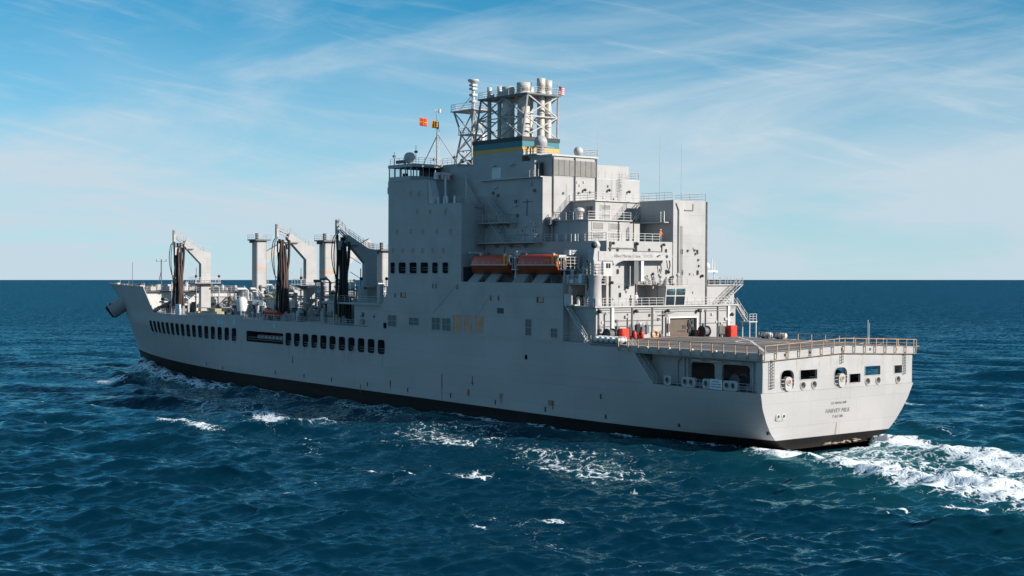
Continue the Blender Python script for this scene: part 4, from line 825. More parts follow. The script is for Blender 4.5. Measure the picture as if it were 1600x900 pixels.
legs = [((*base[i], 38.9), (*tp[i], top_z)) for i in range(4)]
for l in legs: G(M_GREY2).tube(l, .17, 6).build('leg', exf)
mid = lambda l0, l1, t: tuple((np.array(l0[k]) * (1 - t) + np.array(l1[k]) * t) for k in (0, 1))
half_l = mid(legs[0], legs[1], .5)
lat(M_GREY2, legs[0], half_l, 2, .11, exf, 'brace'); lat(M_GREY2, half_l, legs[1], 2, .11, exf, 'brace'); lat(M_GREY2, legs[3], legs[0], 2, .12, exf, 'brace'); hs_ = mid(legs[2], legs[3], .5); lat(M_GREY2, legs[2], hs_, 2, .11, exf, 'brace'); lat(M_GREY2, hs_, legs[3], 2, .11, exf, 'brace'); lat(M_GREY2, legs[1], legs[2], 2, .12, exf, 'brace')
G(M_GREY2).rail([(51, 9.3, top_z + .2), (62.9, 9.3, top_z + .2), (62.9, 2.9, top_z + .2), (51, 2.9, top_z + .2), (51, 9.3, top_z + .2)], 1.0, 1.5, .035).build('platform_rail', exf)
for x, y, r, h in ((57.6, 7.6, .95, 46.9), (54.6, 7.0, 1.0, 47.3), (52.6, 5.3, .58, 47.9), (52.6, 3.9, .55, 47.7), (61.6, 8.2, .32, 47.2), (59.8, 7.6, .34, 47.2), (60.8, 5.2, .9, 42.8), (56.2, 4.6, .6, 47.0)):
    g = G(M_STACK, M_DARK); g.lathe([(r, 38.8), (r, top_z - 1), (r * 1.0, h - 1.3), (r * 1.12, h - 1.25), (r * 1.12, h), (r * .95, h), (r * .95, h - .8)], (x, y, 0), 20).use(M_DARK).lathe([(r * .95, h - .8), (.01, h - .8)], (x, y, 0), 16)
    g.use(M_STACK).lathe([(r * 1.25, top_z + .2), (r * 1.3, top_z + .55), (r * 1.02, top_z + .9)], (x, y, 0), 20); g.build('exhaust_pipe', exf)
    for z in (40.5, 42.5): G(M_GREY2).lathe([(r * 1.01, z), (r * 1.07, z), (r * 1.07, z + .14), (r * 1.01, z + .14)], (x, y, 0), 18).build('pipe_flange', exf)
for x, y in ((58.9, 8), (61, 8.5), (56, 6), (53.5, 4.6)): G(M_LIGHT).box(x - .5, x + .3, y - .4, y + .4, top_z + .22, top_z + .9).build('silencer_box', exf)
G(M_LIGHT).tube([(51.3, 3.3, top_z), (51.3, 2.9, 47.5)], .06, 5).build('flag_pole', exf)
# platform with radome beside the funnel
rd = G(M_GREY).box(48.0, 52.0, 6.4, 9.9, 35.86, 36.05).build('radome_platform', ship); G(M_GREY2).rail([(52, 9.8, 36.05), (48.1, 9.8, 36.05), (48.1, 6.5, 36.05)], 1.1, 1.2, .04).build('platform_rail', rd)
g = G(M_GREY2); g.lathe([(.62, 36.05), (.62, 37.0), (.95, 37.25), (.98, 37.9)], (48.9, 8.4, 0), 20).ball((48.9, 8.4, 37.9), .98, 20, 0); g.build('large_radome', rd)
for x in (51, 50.2, 49.6): G(M_DGREY).tube([(x, 9.3, 36.05), (x, 9.3, 36.9), (x - .2, 9.3, 37.2), (x - .45, 9.3, 37.0)], .1, 6).build('gooseneck_vent', rd)
g = G(M_LIGHT); g.ball((45.9, 3.6, 36.55), .72, 18, -.8).tube([(45.9, 3.6, 35.85), (45.9, 3.6, 36.2)], .35, 10); g.build('small_radome', lv)
G(M_GREY2).rail([(45.4, 2.8, 35.85), (45.4, .3, 35.85), (50, .3, 35.85)], 1.1, 1.2, .035).build('roof_rail', lv)
G(M_LIGHT).box(45.462, 47.5, -8.6, .2, 32.56, 32.75).build('roof_slab', cs); G(M_GREY2).rail([(45.6, -.2, 32.75), (45.6, -8.5, 32.75), (47.4, -8.5, 32.75)], 1.1, 1.5, .035).build('guard_rail', cs)
g = G(M_LIGHT)
for yy in (-4.2, -4.65): g.bar((45.2, yy, 29.1), (45.2, yy, 33.7), .045)
for i in range(13): g.bar((45.2, -4.2, 29.3 + i * .35), (45.2, -4.65, 29.3 + i * .35), .035)
for i in range(8):
    for k in range(5): a, b = math.pi * k / 5, math.pi * (k + 1) / 5; g.bar((45.1 - .6 * math.sin(a), -4.42 + .5 * math.cos(a), 30.6 + i * .4), (45.1 - .6 * math.sin(b), -4.42 + .5 * math.cos(b), 30.6 + i * .4), .03)
g.build('caged_ladder', cs)
# lattice mast
def lattice_mast():
    bx, by = 74.6, 1.5; zb, zm, zp = 35.72, 41.2, 45.0
    B = [(bx - 2.4, by + 1.9), (bx + 2.6, by + 1.9), (bx + 2.6, by - 1.9), (bx - 2.4, by - 1.9)]; T = [(bx - 1.3, by + 1.3), (bx + 1.5, by + 1.3), (bx + 1.5, by - 1.3), (bx - 1.3, by - 1.3)]; U = [(bx - 2.6, by + 1.8), (bx + 2.9, by + 1.8), (bx + 2.9, by - 1.8), (bx - 2.6, by - 1.8)]
    lm = G(M_GREY2).box(bx - 3.0, bx + 3.4, by - 2.2, by + 2.2, zp, zp + .15).build('lattice_mast', ship)
    L1 = [((*B[i], zb), (*T[i], zm)) for i in range(4)]; L2 = [((*T[i], zm), (*U[i], zp)) for i in range(4)]
    for l in L1 + L2: G(M_GREY2).tube(l, .16, 6).build('leg', lm)
    for i in range(4): lat(M_GREY2, L1[i], L1[(i + 1) % 4], 2, .11, lm, 'brace'); lat(M_GREY2, L2[i], L2[(i + 1) % 4], 1, .10, lm, 'brace')
    G(M_GREY2).box(bx - 2.2, bx + 2.0, by - 1.6, by + 1.6, zm - .1, zm + .05).rail([(bx - 2.1, by + 1.5, zm), (bx + 2.0, by + 1.5, zm)], 1, 1.2, .04).build('mid_platform', lm)
    G(M_GREY2).rail([(bx - 2.9, by + 2.1, zp + .15), (bx + 3.3, by + 2.1, zp + .15), (bx + 3.3, by - 2.1, zp + .15), (bx - 2.9, by - 2.1, zp + .15), (bx - 2.9, by + 2.1, zp + .15)], 1.1, 1.2, .04).build('platform_rail', lm)
    g = G(M_LIGHT, M_DARK); g.tube([(bx, by, zp - 3), (bx, by, 50)], .28, 8).lathe([(.28, 49.6), (.9, 50.0), (.95, 50.3), (.05, 50.35)], (bx, by, 0), 14)
    for z in (46.5, 47.6, 48.6, 49.2): g.box(bx - .5, bx + .5, by - .5, by + .5, z, z + .35)
    for q in ((bx + 2.2, by + 1.5), (bx - 2.2, by - 1.5), (bx - 2.2, by + 1.5)): g.bar((*q, zp), (bx, by, 48), .06)
    g.build('radar_pole', lm)
    G(M_LIGHT).ball((bx - 2.0, by + .6, 42.6), .8, 14).build('small_radome', lm)
    G(M_WHITE).box(bx - 3.2, bx - 2.2, by, by + .5, 37.6, 41.0).build('radar_panel', lm)
    G(M_DGREY).box(bx - 1, bx + .4, by - .4, by + .9, zb, zb + 1.3).ball((bx + 1.6, by + 1, zb + 1.2), .4, 8).build('equipment_box', lm)
lattice_mast()
def signal_mast():
    p = bp(683, 255, y=6.5); x, y = p[0], 6.5; zb = 35.72; zt_ = bp(683, 158, y=6.5)[2]
    sm = G(M_GREY2); sm.tube([(x, y, zb), (x, y, 41.5)], .19, 8, True, .15).tube([(x, y, 41.5), (x, y, zt_ - 1.4)], .10, 6).tube([(x, y, zt_ - 1.4), (x, y, zt_ + .2)], .03, 5); sm = sm.build('signal_mast', ship)
    G(M_GREY2).tube([(x + 2.3, y + 1.5, zb), (x + .1, y, 40.9)], .08, 6).build('stay', sm); G(M_GREY2).tube([(x - 3.0, y - 2.4, zb), (x - .1, y, 41.3)], .08, 6).build('stay', sm)
    g = G(M_LIGHT)
    e = np.array([x + 1.5, y + 2.5, zt_ - 2.6]); g.bar((x, y, zt_ - 2.7), e, .05).bar((x, y, zt_ - 1.2), e, .045); g.build('yard', sm)
    G(M_LIGHT).bar((x, y - .5, zt_ - 1.5), (x, y + .5, zt_ - 1.5), .06).box(x - .2, x + .2, y - .6, y - .3, zt_ - 1.9, zt_ - 1.3).build('cross_tree', sm)
    G(M_GREY2).bar((x, y - .7, 39.6), (x, y + .7, 39.6), .06).build('cross_tree', sm)
    g = G(M_LIGHT)
    for s in (-.18, .18): g.bar((x - .3, y + s, zb), (x - .3, y + s, 42), .03)
    for i in range(18): g.bar((x - .3, y - .18, zb + .3 + i * .34), (x - .3, y + .18, zb + .3 + i * .34), .03)
    g.build('ladder', sm)
    return x, y, zt_, e
mx_, my_, mz_, yard_e = signal_mast()

# ------------------------------------------------------------------ boat deck gear
bd = G(M_DECK2).box(36.05, 57.9, 10.85, 14.95, 17.052, 17.07).build('boat_deck', ship)
for i, px_ in enumerate((741, 768, 811, 842)):      # sloping skids
    p = bp(px_, 436, y=14.6); x = p[0]; w = 1.2
    G(M_GREY).add([(x - w, 14.98, 17.06), (x + w, 14.98, 17.06), (x + w, 13.5, 18.45), (x - w, 13.5, 18.45), (x - w, 14.6, 17.06), (x + w, 14.6, 17.06), (x + w, 13.3, 18.2), (x - w, 13.3, 18.2)], [(0, 1, 2, 3), (7, 6, 5, 4), (0, 4, 5, 1), (1, 5, 6, 2), (2, 6, 7, 3), (3, 7, 4, 0)]).build('boat_skid', bd, True)
for x in (47.7, 36.9):      # davit frames at the after end of each boat
    g = G(M_LIGHT)
    for y in (11.4, 13.9):
        g.box(x - .14, x + .14, y - .14, y + .14, 17.07, 20.6)
    g.box(x - .2, x + .2, 11.2, 15.2, 20.6, 21.0).box(x - .6, x + .6, 12.2, 13.6, 21.0, 21.7).tube([(x, 15.1, 20.9), (x, 15.25, 20.2), (x, 14.9, 19.6)], .12, 6)
    for z in (18.3, 19.4): g.bar((x, 11.4, z), (x, 13.9, z), .07)
    g.bar((x, 11.4, 17.2), (x, 13.9, 19.4), .06); g.build('boat_davit', bd)
    g = G(M_LIGHT); g.rail([(x - 1.3, 14.8, 19.0), (x - .2, 14.8, 19.0)], 1.7, .5, .05, 4).rail([(x - 1.3, 14.8, 19.0), (x - 1.3, 12.5, 19.0)], 1.7, .9, .05, 4).box(x - 1.4, x - .1, 12.5, 14.9, 18.85, 19.0); g.build('boarding_platform', bd)
for x in (58.0, 46.9): G(M_LIGHT).box(x - .12, x + .12, 12.0, 12.3, 17.07, 21.3).box(x - .2, x + .2, 12, 14.6, 21.3, 21.6).build('boat_davit', bd)
G(M_GREY2).rail([(36.1, 14.9, 17.07), (36.1, 11, 17.07)], 1.1, 1.2, .05).rail([(46.9, 14.9, 17.07), (44.5, 14.9, 17.07)], 1.1, 1.0, .045).build('guard_rail', bd)
for x, h in ((44, 1.5), (42.3, 1.1), (38, 2.0), (45.6, 1.2), (50.5, .9), (55, 1.1)): G(random.choice([M_LIGHT, M_GREY2])).tube([(x, 11.6, 17.07), (x, 11.6, 17.07 + h)], .3, 8).build('small_vent', bd)
# light framed gear between the after boat and the crane
for k in range(26):
    x = random.uniform(32.5, 36.0); y = random.uniform(11.2, 14.7); z = random.choice([14.0, 17.1, 17.1, 17.1]); h = random.uniform(.8, 3.2); g = G(random.choice([M_LIGHT, M_WHITE, M_GREY2, M_DARK]))
    if k % 3 == 0: g.tube([(x, y, z), (x, y, z + h)], .12, 6).bar((x, y, z + h), (x - random.uniform(.5, 1.4), y, z + h * .7), .09)
    elif k % 3 == 1: g.box(x - .35, x + .35, y - .3, y + .3, z, z + h * .45)
    else: g.tube([(x, y, z), (x, y, z + h * .6)], .25, 8).ball((x, y, z + h * .6), .3, 8)
    g.build(['deck_post', 'deck_locker', 'small_vent'][k % 3], ship)
lp = G(M_GREY).box(31.75, 36.0, 10.86, 14.6, 16.9, 17.06).build('side_platform', ship); G(M_LIGHT).rail([(31.8, 14.5, 17.06), (31.8, 11, 17.06)], 1.1, 1.0, .05).rail([(31.8, 14.5, 17.06), (36, 14.5, 17.06)], 1.1, 1.0, .05).build('guard_rail', lp)
for x, y in ((31.9, 14.4), (31.9, 12)): G(M_LIGHT).tube([(x, y, 14), (x, y, 16.9)], .1, 6).build('platform_post', lp)

# ------------------------------------------------------------------ foredeck
def ras_station(x, ycol, zbase, ztop, head, post_w, hose_m, m=M_GREY):
    """gooseneck kingpost: column, knee and outboard boom, lattice head, platform, hanging hoses"""
    hy, hz = head; w = 1.1
    prof = [(ycol - post_w, zbase), (ycol + post_w, zbase), (ycol + post_w, ztop - 2.4), (ycol + 5.0, ztop + 1.4), (ycol + 4.6, ztop + 2.5), (ycol + .6, ztop + .25), (ycol - post_w, ztop)]
    kp = G(m).prism(prof, 0, x - w / 2, x + w / 2).build('kingpost', ship, True)
    g = G(M_GREY2); a = np.array([x, ycol + 4.6, ztop + 1.9]); b = np.array([x, hy, hz])
    for o_ in ((-.35, .35), (.35, .35), (-.35, -.35), (.35, -.35)): q = np.array([o_[0], 0, o_[1]]); g.bar(a + q, b + q * .7, .08)
    for i in range(5): t = i / 5; p, q = a + (b - a) * t, a + (b - a) * (t + .2); g.bar(p + (-.35, 0, .35), q + (-.3, 0, -.3), .05).bar(p + (.35, 0, .35), q + (.3, 0, -.3), .05)
    g.box(x - .3, x + .3, hy - .2, hy + .25, hz - 1.2, hz + 1.2); g.build('boom_head', kp)
    g = G(M_GREY2); g.rail([(x - .5, ycol - post_w, ztop), (x - .5, ycol + .6, ztop + .25), (x - .5, ycol + 4.6, ztop + 2.5), (x - .5, hy, hz + .4)], 1.0, 1.1, .035).rail([(x + .5, ycol - post_w, ztop), (x + .5, ycol + .6, ztop + .25), (x + .5, ycol + 4.6, ztop + 2.5), (x + .5, hy, hz + .4)], 1.0, 1.1, .035); g.build('walkway_rail', kp)
    G(M_DGREY).box(x - .9, x + .9, ycol + 3.0, ycol + 4.8, ztop + .6, ztop + .8).build('sheave_plate', kp)
    zp = 15.7; pf = G(M_GREY2, M_DGREY); pf.box(x - 1.9, x + 1.4, ycol - 2.8, ycol + 3.2, zp, zp + .15).prism([(ycol + post_w, zp - .02), (ycol + 3.0, zp - .02), (ycol + post_w, zp - .9)], 0, x - .3, x + .3); pf = pf.build('service_platform', kp, True)
    G(M_LIGHT).rail([(x - 1.85, ycol - 2.7, zp + .15), (x - 1.85, ycol + 3.1, zp + .15), (x + 1.3, ycol + 3.1, zp + .15)], 1.1, 1.2, .04).build('guard_rail', pf)
    for s in (-2.4, 2.9): G(M_LIGHT, M_DARK).bar((x - 1.7, ycol + s, zp + .15), (x - 1.7, ycol + s, zp + 1.4), .07).use(M_DARK).ball((x - 1.8, ycol + s, zp + 1.5), .3, 8).build('floodlight', pf)
    # hoses hung in saddles
    n = 9
    for i in range(n):
        yy = hy - 1.9 + 2.0 * (i % 5) / 5 + random.uniform(-.12, .12); xx = x + (-.5 if i % 2 else .45) + random.uniform(-.2, .2); z1 = hz - random.uniform(1.2, 3.0); z0 = 10.2 + random.uniform(0, .8)
        pts = []
        for k in range(11): t = k / 10; pts.append((xx + .25 * math.sin(t * 5 + i), yy + .35 * math.sin(t * math.pi) * random.uniform(-.3, .3) + .12 * math.sin(t * 7 + i * 2), z1 + (z0 - z1) * t))
        g = G(hose_m if i % 4 else M_HOSEB); g.smooth = True; g.tube(pts, .25 if i % 3 else .17, 7); g.build('hanging_hose', kp)
    for i in range(2):      # loose loops outboard
        pts = [(x - .2 + .4 * i, hy - .2, hz - .9)] + [(x - .3 + .5 * i, hy + .45 + .4 * math.sin(t * math.pi / 8) * (1 + .4 * i), hz - 1 - t * (1.0 - .12 * i)) for t in range(1, 9)] + [(x, hy - .6, hz - 10.5 + i)]
        G(M_HOSEB).tube(pts, .09, 6).build('hose_loop', kp)
    for i in range(4):
        yy = hy - 2.0 + i * .55; G(M_LIGHT, M_DARK).box(x - .3, x + .3, yy - .25, yy + .25, hz - 3.4 - .6 * (i % 2), hz - 2.4).build('hose_saddle', kp)
    for yy, zt2 in ((hy - 2.4, 19.5), (hy + .1, 14.5)): G(M_GREY2).tube([(x + .9, yy, 9.3), (x + .9, yy, zt2)], .12, 6).build('hose_guide', kp)
    g = G(M_GREY2)
    for z in np.arange(12, ztop - 1, 2.6): g.bar((x - .7, ycol + 2.3, z), (x - .7, hy - 2.2, z + 1.2), .06)
    for i in range(4): g.bar((x - .7, ycol + 2.3, 9.3), (x - .7, ycol + 2.3, 19), .09)
    g.build('guide_frame', kp)
    return kp
def straight_post(x, y, zt, wx, wy, marks=True):
    kp = G(M_GREY).prism(rrect(x - wx, x + wx, y - wy, y + wy, .3, 3), 2, 9.25, zt).build('straight_kingpost', ship, True)
    G(M_DGREY).prism(rrect(x - wx - .7, x + wx + .7, y - wy - .7, y + wy + .7, .2, 2), 2, zt + .01, zt + .3).build('head_platform', kp, True)
    g = G(M_GREY2); c = [(x - wx - .6, y - wy - .6, zt + .3), (x + wx + .6, y - wy - .6, zt + .3), (x + wx + .6, y + wy + .6, zt + .3), (x - wx - .6, y + wy + .6, zt + .3)]; g.rail(c + [c[0]], 1.0, 1.0, .035); g.build('head_rail', kp)
    G(M_DARK).tube([(x, y + wy * .5, zt + .3), (x, y + wy * .5, zt + 1.6)], .35, 8).build('winch_head', kp)
    for k in range(5): G(M_DARK).box(x - wx + k * .5, x - wx + k * .5 + .3, y + wy + .2, y + wy + .55, zt - .5, zt).build('sheave', kp)
    if marks: G(M_ORANGE2).prism(rrect(x - wx - .015, x + wx + .015, y - wy - .015, y + wy + .015, .3, 3), 2, zt - 6.0, zt - 5.8).build('painted_band', kp, True)
    g = G(M_GREY2)
    for s in (-.2, .2): g.bar((x - wx - .2, y - wy - .1 + s, 9.3), (x - wx - .2, y - wy - .1 + s, zt), .035)
    for z in np.arange(9.6, zt, .5): g.bar((x - wx - .2, y - wy - .3, z), (x - wx - .2, y - wy + .1, z), .03)
    g.build('ladder', kp); return kp
ras_station(162.3, 6.2, 9.25, 22.2, (13.2, 25.6), 1.1, M_HOSE)
ras_station(119.0, 6.2, 9.25, 23.0, (13.2, 25.9), 1.1, M_HOSE)
ras_station(98.5, 6.2, 12.9, 22.3, (12.9, 26.2), 1.2, M_HOSEB)
for x, y, zt in ((160.6, -5.8, 24.9), (126.6, -2.2, 24.2), (111.5, -5.5, 22.3)): straight_post(x, y, zt, 1.15, 1.25, x > 120)
for x in (160.6, 126.6):      # starboard booms behind the straight posts
    G(M_GREY).prism([(-7, 19.8), (-7, 22.4), (-11.8, 25), (-12.3, 23.9)], 0, x - .5, x + .5).build('starboard_boom', ship, True)
# deckhouses
def house(nm, x0, x1, y0, y1, z1, m=M_GREY, z0=9.26):
    h = G(m).box(x0, x1, y0, y1, z0, z1).build(nm, ship); G(M_LIGHT).box(x0 - .15, x1 + .15, y0 - .15, y1 + .15, z1 + .002, z1 + .12).build('roof_plate', h)
    G(M_LIGHT).rail([(x0, y1, z1 + .12), (x0, y0, z1 + .12)], 1.0, 1.2, .04).rail([(x0, y1, z1 + .12), (x1, y1, z1 + .12)], 1.0, 1.4, .04).build('guard_rail', h)
    for k in range(3): x = random.uniform(x0 + .5, x1 - .5); G(M_GREY2, M_DARK).box(x - .4, x + .4, y1, y1 + .06, z0 + .3, z0 + 2.2).use(M_DARK).box(x - .12, x + .12, y1 + .05, y1 + .07, z0 + 1.4, z0 + 1.8).build('door', h)
    for k in range(2): y = random.uniform(y0 + .5, y1 - .5); G(M_GREY2, M_DARK).box(x0 - .06, x0, y - .4, y + .4, z0 + .3, z0 + 2.2).use(M_DARK).box(x0 - .08, x0 - .05, y - .12, y + .12, z0 + 1.4, z0 + 1.8).build('door', h)
    return h
house('deck_house', 137, 153, -6, 4.5, 12.2); house('deck_house', 122.5, 133.5, 2, 7.2, 12.6); house('deck_house', 104.5, 109, 1.5, 8.5, 13.2); house('deck_house', 143, 150, -9, -3, 14.6); house('deck_house', 112, 117, -6, 2, 13.6); house('deck_house', 166, 172, -6, 2, 12.6)
fh = house('forward_house', 84.5, 94.3, -12, 12, 12.7); G(M_GREY).box(84.2, 98.5, -12.5, 12.5, 12.83, 13.15).build('overhang_plate', fh)
G(M_GREY2).rail([(98.4, 12.4, 13.15), (84.3, 12.4, 13.15)], 1.1, 1.5, .045).rail([(98.4, 12.4, 13.15), (98.4, -12.4, 13.15)], 1.1, 1.5, .045).build('guard_rail', fh)
G(M_DARK).box(91.2, 92.0, 11.95, 12.06, 10.7, 11.5).build('vent_opening', fh); G(M_DARK).box(91.0, 92.3, 11.95, 12.06, 9.5, 10.3).build('vent_opening', fh)
for x, y, h in ((97, 9, 2.6), (97.4, 8, 2.2), (90, 9.5, 3.2), (88, 9, 2.8), (86.5, 10, 2.0)): G(M_LIGHT).box(x - .4, x + .4, y - .4, y + .4, 13.16, 13.15 + h).build('vent_trunk', fh)
# pipe work: manifolds of risers and headers between the stations
def manifold(x0, x1, y0, y1, n, zlo, zhi):
    for i in range(int(n * 1.5)):
        x, y = random.uniform(x0, x1), random.uniform(y0, y1); z = random.uniform(zlo, zhi); r = random.choice([.1, .14, .2, .26]); m = random.choice([M_LIGHT, M_GREY2, M_GREY2, M_DGREY, M_GREY2, M_DGREY, M_DARK, M_COVER])
        g = G(m); t = i % 4
        if t == 0: g.tube([(x, y, 9.28), (x, y, z), (x, y + .5, z + .4), (x, y + random.uniform(1, 3), z + .4)], r, 7)
        elif t == 1: g.tube([(x, y, 9.28), (x, y, z)], r, 7).ball((x, y, z), r * 1.7, 8).bar((x - .3, y, z - .6), (x + .3, y, z - .6), .12)
        elif t == 2: L_ = random.uniform(3, 9); g.tube([(x, y, z * .6 + 4), (x + L_, y, z * .6 + 4)], r, 7).bar((x + .3, y, 9.3), (x + .3, y, z * .6 + 4), .07).bar((x + L_ - .3, y, 9.3), (x + L_ - .3, y, z * .6 + 4), .07)
        else: g.box(x - .5, x + .5, y - .5, y + .5, 9.28, min(z, 11.2)).box(x - .3, x + .3, y - .3, y + .3, min(z, 11.2), min(z, 11.2) + .5)
        o = g.build(['pipe_riser', 'valve', 'pipe_header', 'deck_locker'][t], ship)
for a in ((153, 172, -10, 4, 46, 10.5, 15), (164, 173, 3, 10.5, 14, 10, 12.5), (137, 153, 5, 9.5, 16, 10, 11.6), (139, 152, -9, 4, 26, 12.8, 15.2), (127, 136, -10, 1, 24, 12, 16.5), (121, 134, 2.5, 7, 20, 13, 15.4), (106, 117, -6, 9, 44, 11, 17), (99, 105, 2, 11, 22, 10.5, 15.5), (112, 121, 7, 12, 16, 10, 12.5)): manifold(*a)
# lit open gallery frame beside the second station
gf = G(M_LIGHT)
for x in (110.5, 113, 115.5):
    for y in (3.6, 7.0): gf.box(x - .12, x + .12, y - .12, y + .12, 9.28, 16.4)
for z in (11.8, 13.4, 14.6, 16.3): gf.box(110.3, 115.7, 3.4, 7.2, z, z + .14)
gf.bar((110.5, 7.1, 9.4), (113, 7.1, 11.8), .12).bar((113, 7.1, 11.8), (115.5, 7.1, 9.4), .12); gf = gf.build('valve_gallery', ship)
for z in (11.94, 14.74): G(M_LIGHT).rail([(115.6, 7.1, z), (110.4, 7.1, z), (110.4, 3.5, z)], 1.0, 1.2, .045).build('guard_rail', gf)
# bulwark and rails along the deck edge
G(M_HULL).prism([(128.6, 9.31), (130.0, 9.98), (152.5, 9.95), (153.2, 9.31)], 1, 14.75, 14.98).build('side_bulwark', ship, True)
def edge_rail(xs):
    g = G(M_LIGHT); g.rail([(x, float(half(x, 9.2)) - .15, 9.3) for x in xs], 1.05, 1.5, .04); return g.build('guard_rail', ship)
edge_rail(np.linspace(153.5, 174, 8)); edge_rail(np.linspace(98, 128, 7)); edge_rail(np.linspace(86, 97.5, 4))
for px_, m in ((278.5, M_BOARD),): p = bp(px_, 485, y=13.7); G(m).box(p[0] - 1.0, p[0] + 1.0, 13.6, 13.9, 9.3, 11.4).build('white_locker', ship)
g = G(M_DGREY); p = bp(255, 478, y=11); g.tube([(p[0] + 5, 10.6, 9.6), (p[0] - 3.5, 10.6, 11.8)], .5, 8, True, .3).tube([(p[0] - 3.5, 10.6, 9.3), (p[0] - 3.5, 10.6, 13.4)], .25, 6).build('stowed_derrick', ship)
g = G(M_COVER); p = bp(333, 486, y=13.2); g.box(p[0] - 3, p[0] + 3.5, 12.3, 13.9, 9.3, 10.35).box(p[0] - 2, p[0] + .5, 12.4, 13.8, 10.35, 10.9); g.build('covered_gear', ship)
for x in (146.5, 149, 151.5): G(M_YEL).box(x - .8, x + .8, 12.4, 13.4, 9.3, 10.15).build('yellow_chest', ship)
# white curved vents (cowls) seen in front of the dark house
for x, y in ((139, 6.2), (131.0, 9.2)):
    g = G(M_WHITE); g.smooth = True; g.tube([(x, y, 9.3), (x, y, 11.2), (x, y + .25, 11.9), (x - .3, y + .9, 12.2)], .42, 10, True, .62); g.smooth = False; g.build('cowl_vent', ship)
G(M_WHITE).lathe([(.9, 0), (1.0, .6), (1.0, 2.0), (.7, 2.6), (.05, 2.8)], (134.4, 12.2, 10.6), 16).build('white_capstan_cover', ship)
G(M_DGREY).box(133.6, 135.2, 11.4, 13, 9.3, 10.6).build('capstan_base', ship)
for x in (131.4, 130.2, 127.6, 124.6): G(M_WHITE).tube([(x, 13.6, 9.3), (x, 13.6, 10.3)], .12, 6).ball((x, 13.6, 10.5), .28, 10).build('white_bollard', ship)

# ------------------------------------------------------------------ separate things carried by the ship
def lifeboat():
    t = thing('lifeboat', '', 'lifeboat', (0, 0, 0), 0, 'lifeboats under the port davits')
    # lofted sections: x from -5 (stern) to +5 (bow)
    secs = [(-5.0, .82, .85), (-4.6, .95, .95), (-2, 1, 1), (1.5, 1, 1), (3.2, .88, .97), (4.3, .6, .88), (4.9, .28, .72), (5.05, .08, .6)]
    def loft(prof, nm, m, par):
        g = G(m); n = len(prof); vs = [(x, y * wy * 1.45, z if z < 0 else z * hz) for x, wy, hz in secs for y, z in prof]; fs = []
        for i in range(len(secs) - 1):
            for k in range(n - 1): fs.append((i * n + k, i * n + k + 1, (i + 1) * n + k + 1, (i + 1) * n + k))
        fs += [tuple(range(n - 1, -1, -1)), tuple(range((len(secs) - 1) * n, len(secs) * n))]
        g.smooth = True; g.add(vs, fs); o = g.build(nm, par, True); o.data.set_sharp_from_angle(angle=R(40)); return o
    hl = loft([(-1, .05), (-.90, -.25), (-.62, -.75), (-.28, -1.12), (0, -1.25), (.28, -1.12), (.62, -.75), (.90, -.25), (1, .05), (1, .05)], 'boat_hull', M_ORANGE3, t)
    cn = loft([(1, .06), (.97, .4), (.88, 1.1), (.7, 1.42), (.4, 1.52), (0, 1.55), (-.4, 1.52), (-.7, 1.42), (-.88, 1.1), (-.97, .4), (-1, .06)], 'canopy', M_ORANGE, t)
    g = G(M_LIGHT)
    for s in (1, -1): g.tube([(x, s * wy * 1.49, .04) for x, wy, _ in secs], .09, 6)
    g.build('rubbing_strake', hl)
    g = G(M_ORANGE2); g.box(-5.12, -4.62, -1.25, 1.25, .1, 1.42).box(-4.62, -4.2, -1.42, 1.42, .05, 1.5); g.build('stern_frame', cn)
    for y in (-.6, .0, .6): G(M_PANE).box(-5.16, -5.10, y - .22, y + .22, .55, 1.15).build('window', cn)
    G(M_WHITE).box(-5.17, -5.12, -.3, .3, .15, .5).build('hatch', cn)
    for x in (-3.6, -2.2, -.8, .6, 2.0, 3.2): G(M_WHITE).box(x - .09, x + .09, 1.44 if x < 3 else 1.3, 1.475 if x < 3 else 1.36, .32, .42).build('grab_line_cleat', cn)
    G(M_YEL, M_DGREY).box(-3.9, -2.4, 1.385, 1.42, .6, .68).box(-3.9, -2.6, 1.37, 1.40, .78, .85).build('marking', cn)
    G(M_WHITE).tube([(-3, 0, 1.5), (-3, 0, 1.75)], .2, 8).tube([(3, 0, 1.5), (3, 0, 1.75)], .16, 8).build('lifting_hook', cn)
    g = G(M_BLACK); g.box(-5.0, -4.4, -.06, .06, -1.3, -.5).tube([(-5.1, 0, -1.0), (-4.7, 0, -1.0)], .25, 8); g.build('rudder', hl)
    return t
lb = lifeboat(); lb.matrix_world = SHIP @ Matrix.Translation((53.4, 13.75, 19.55)); lb['label'] = 'orange enclosed lifeboat nearer the bow, first of two under the davits'
clone(lb, (42.5, 13.75, 19.55), 0, 'orange enclosed lifeboat nearer the stern, beside the white crane cab')
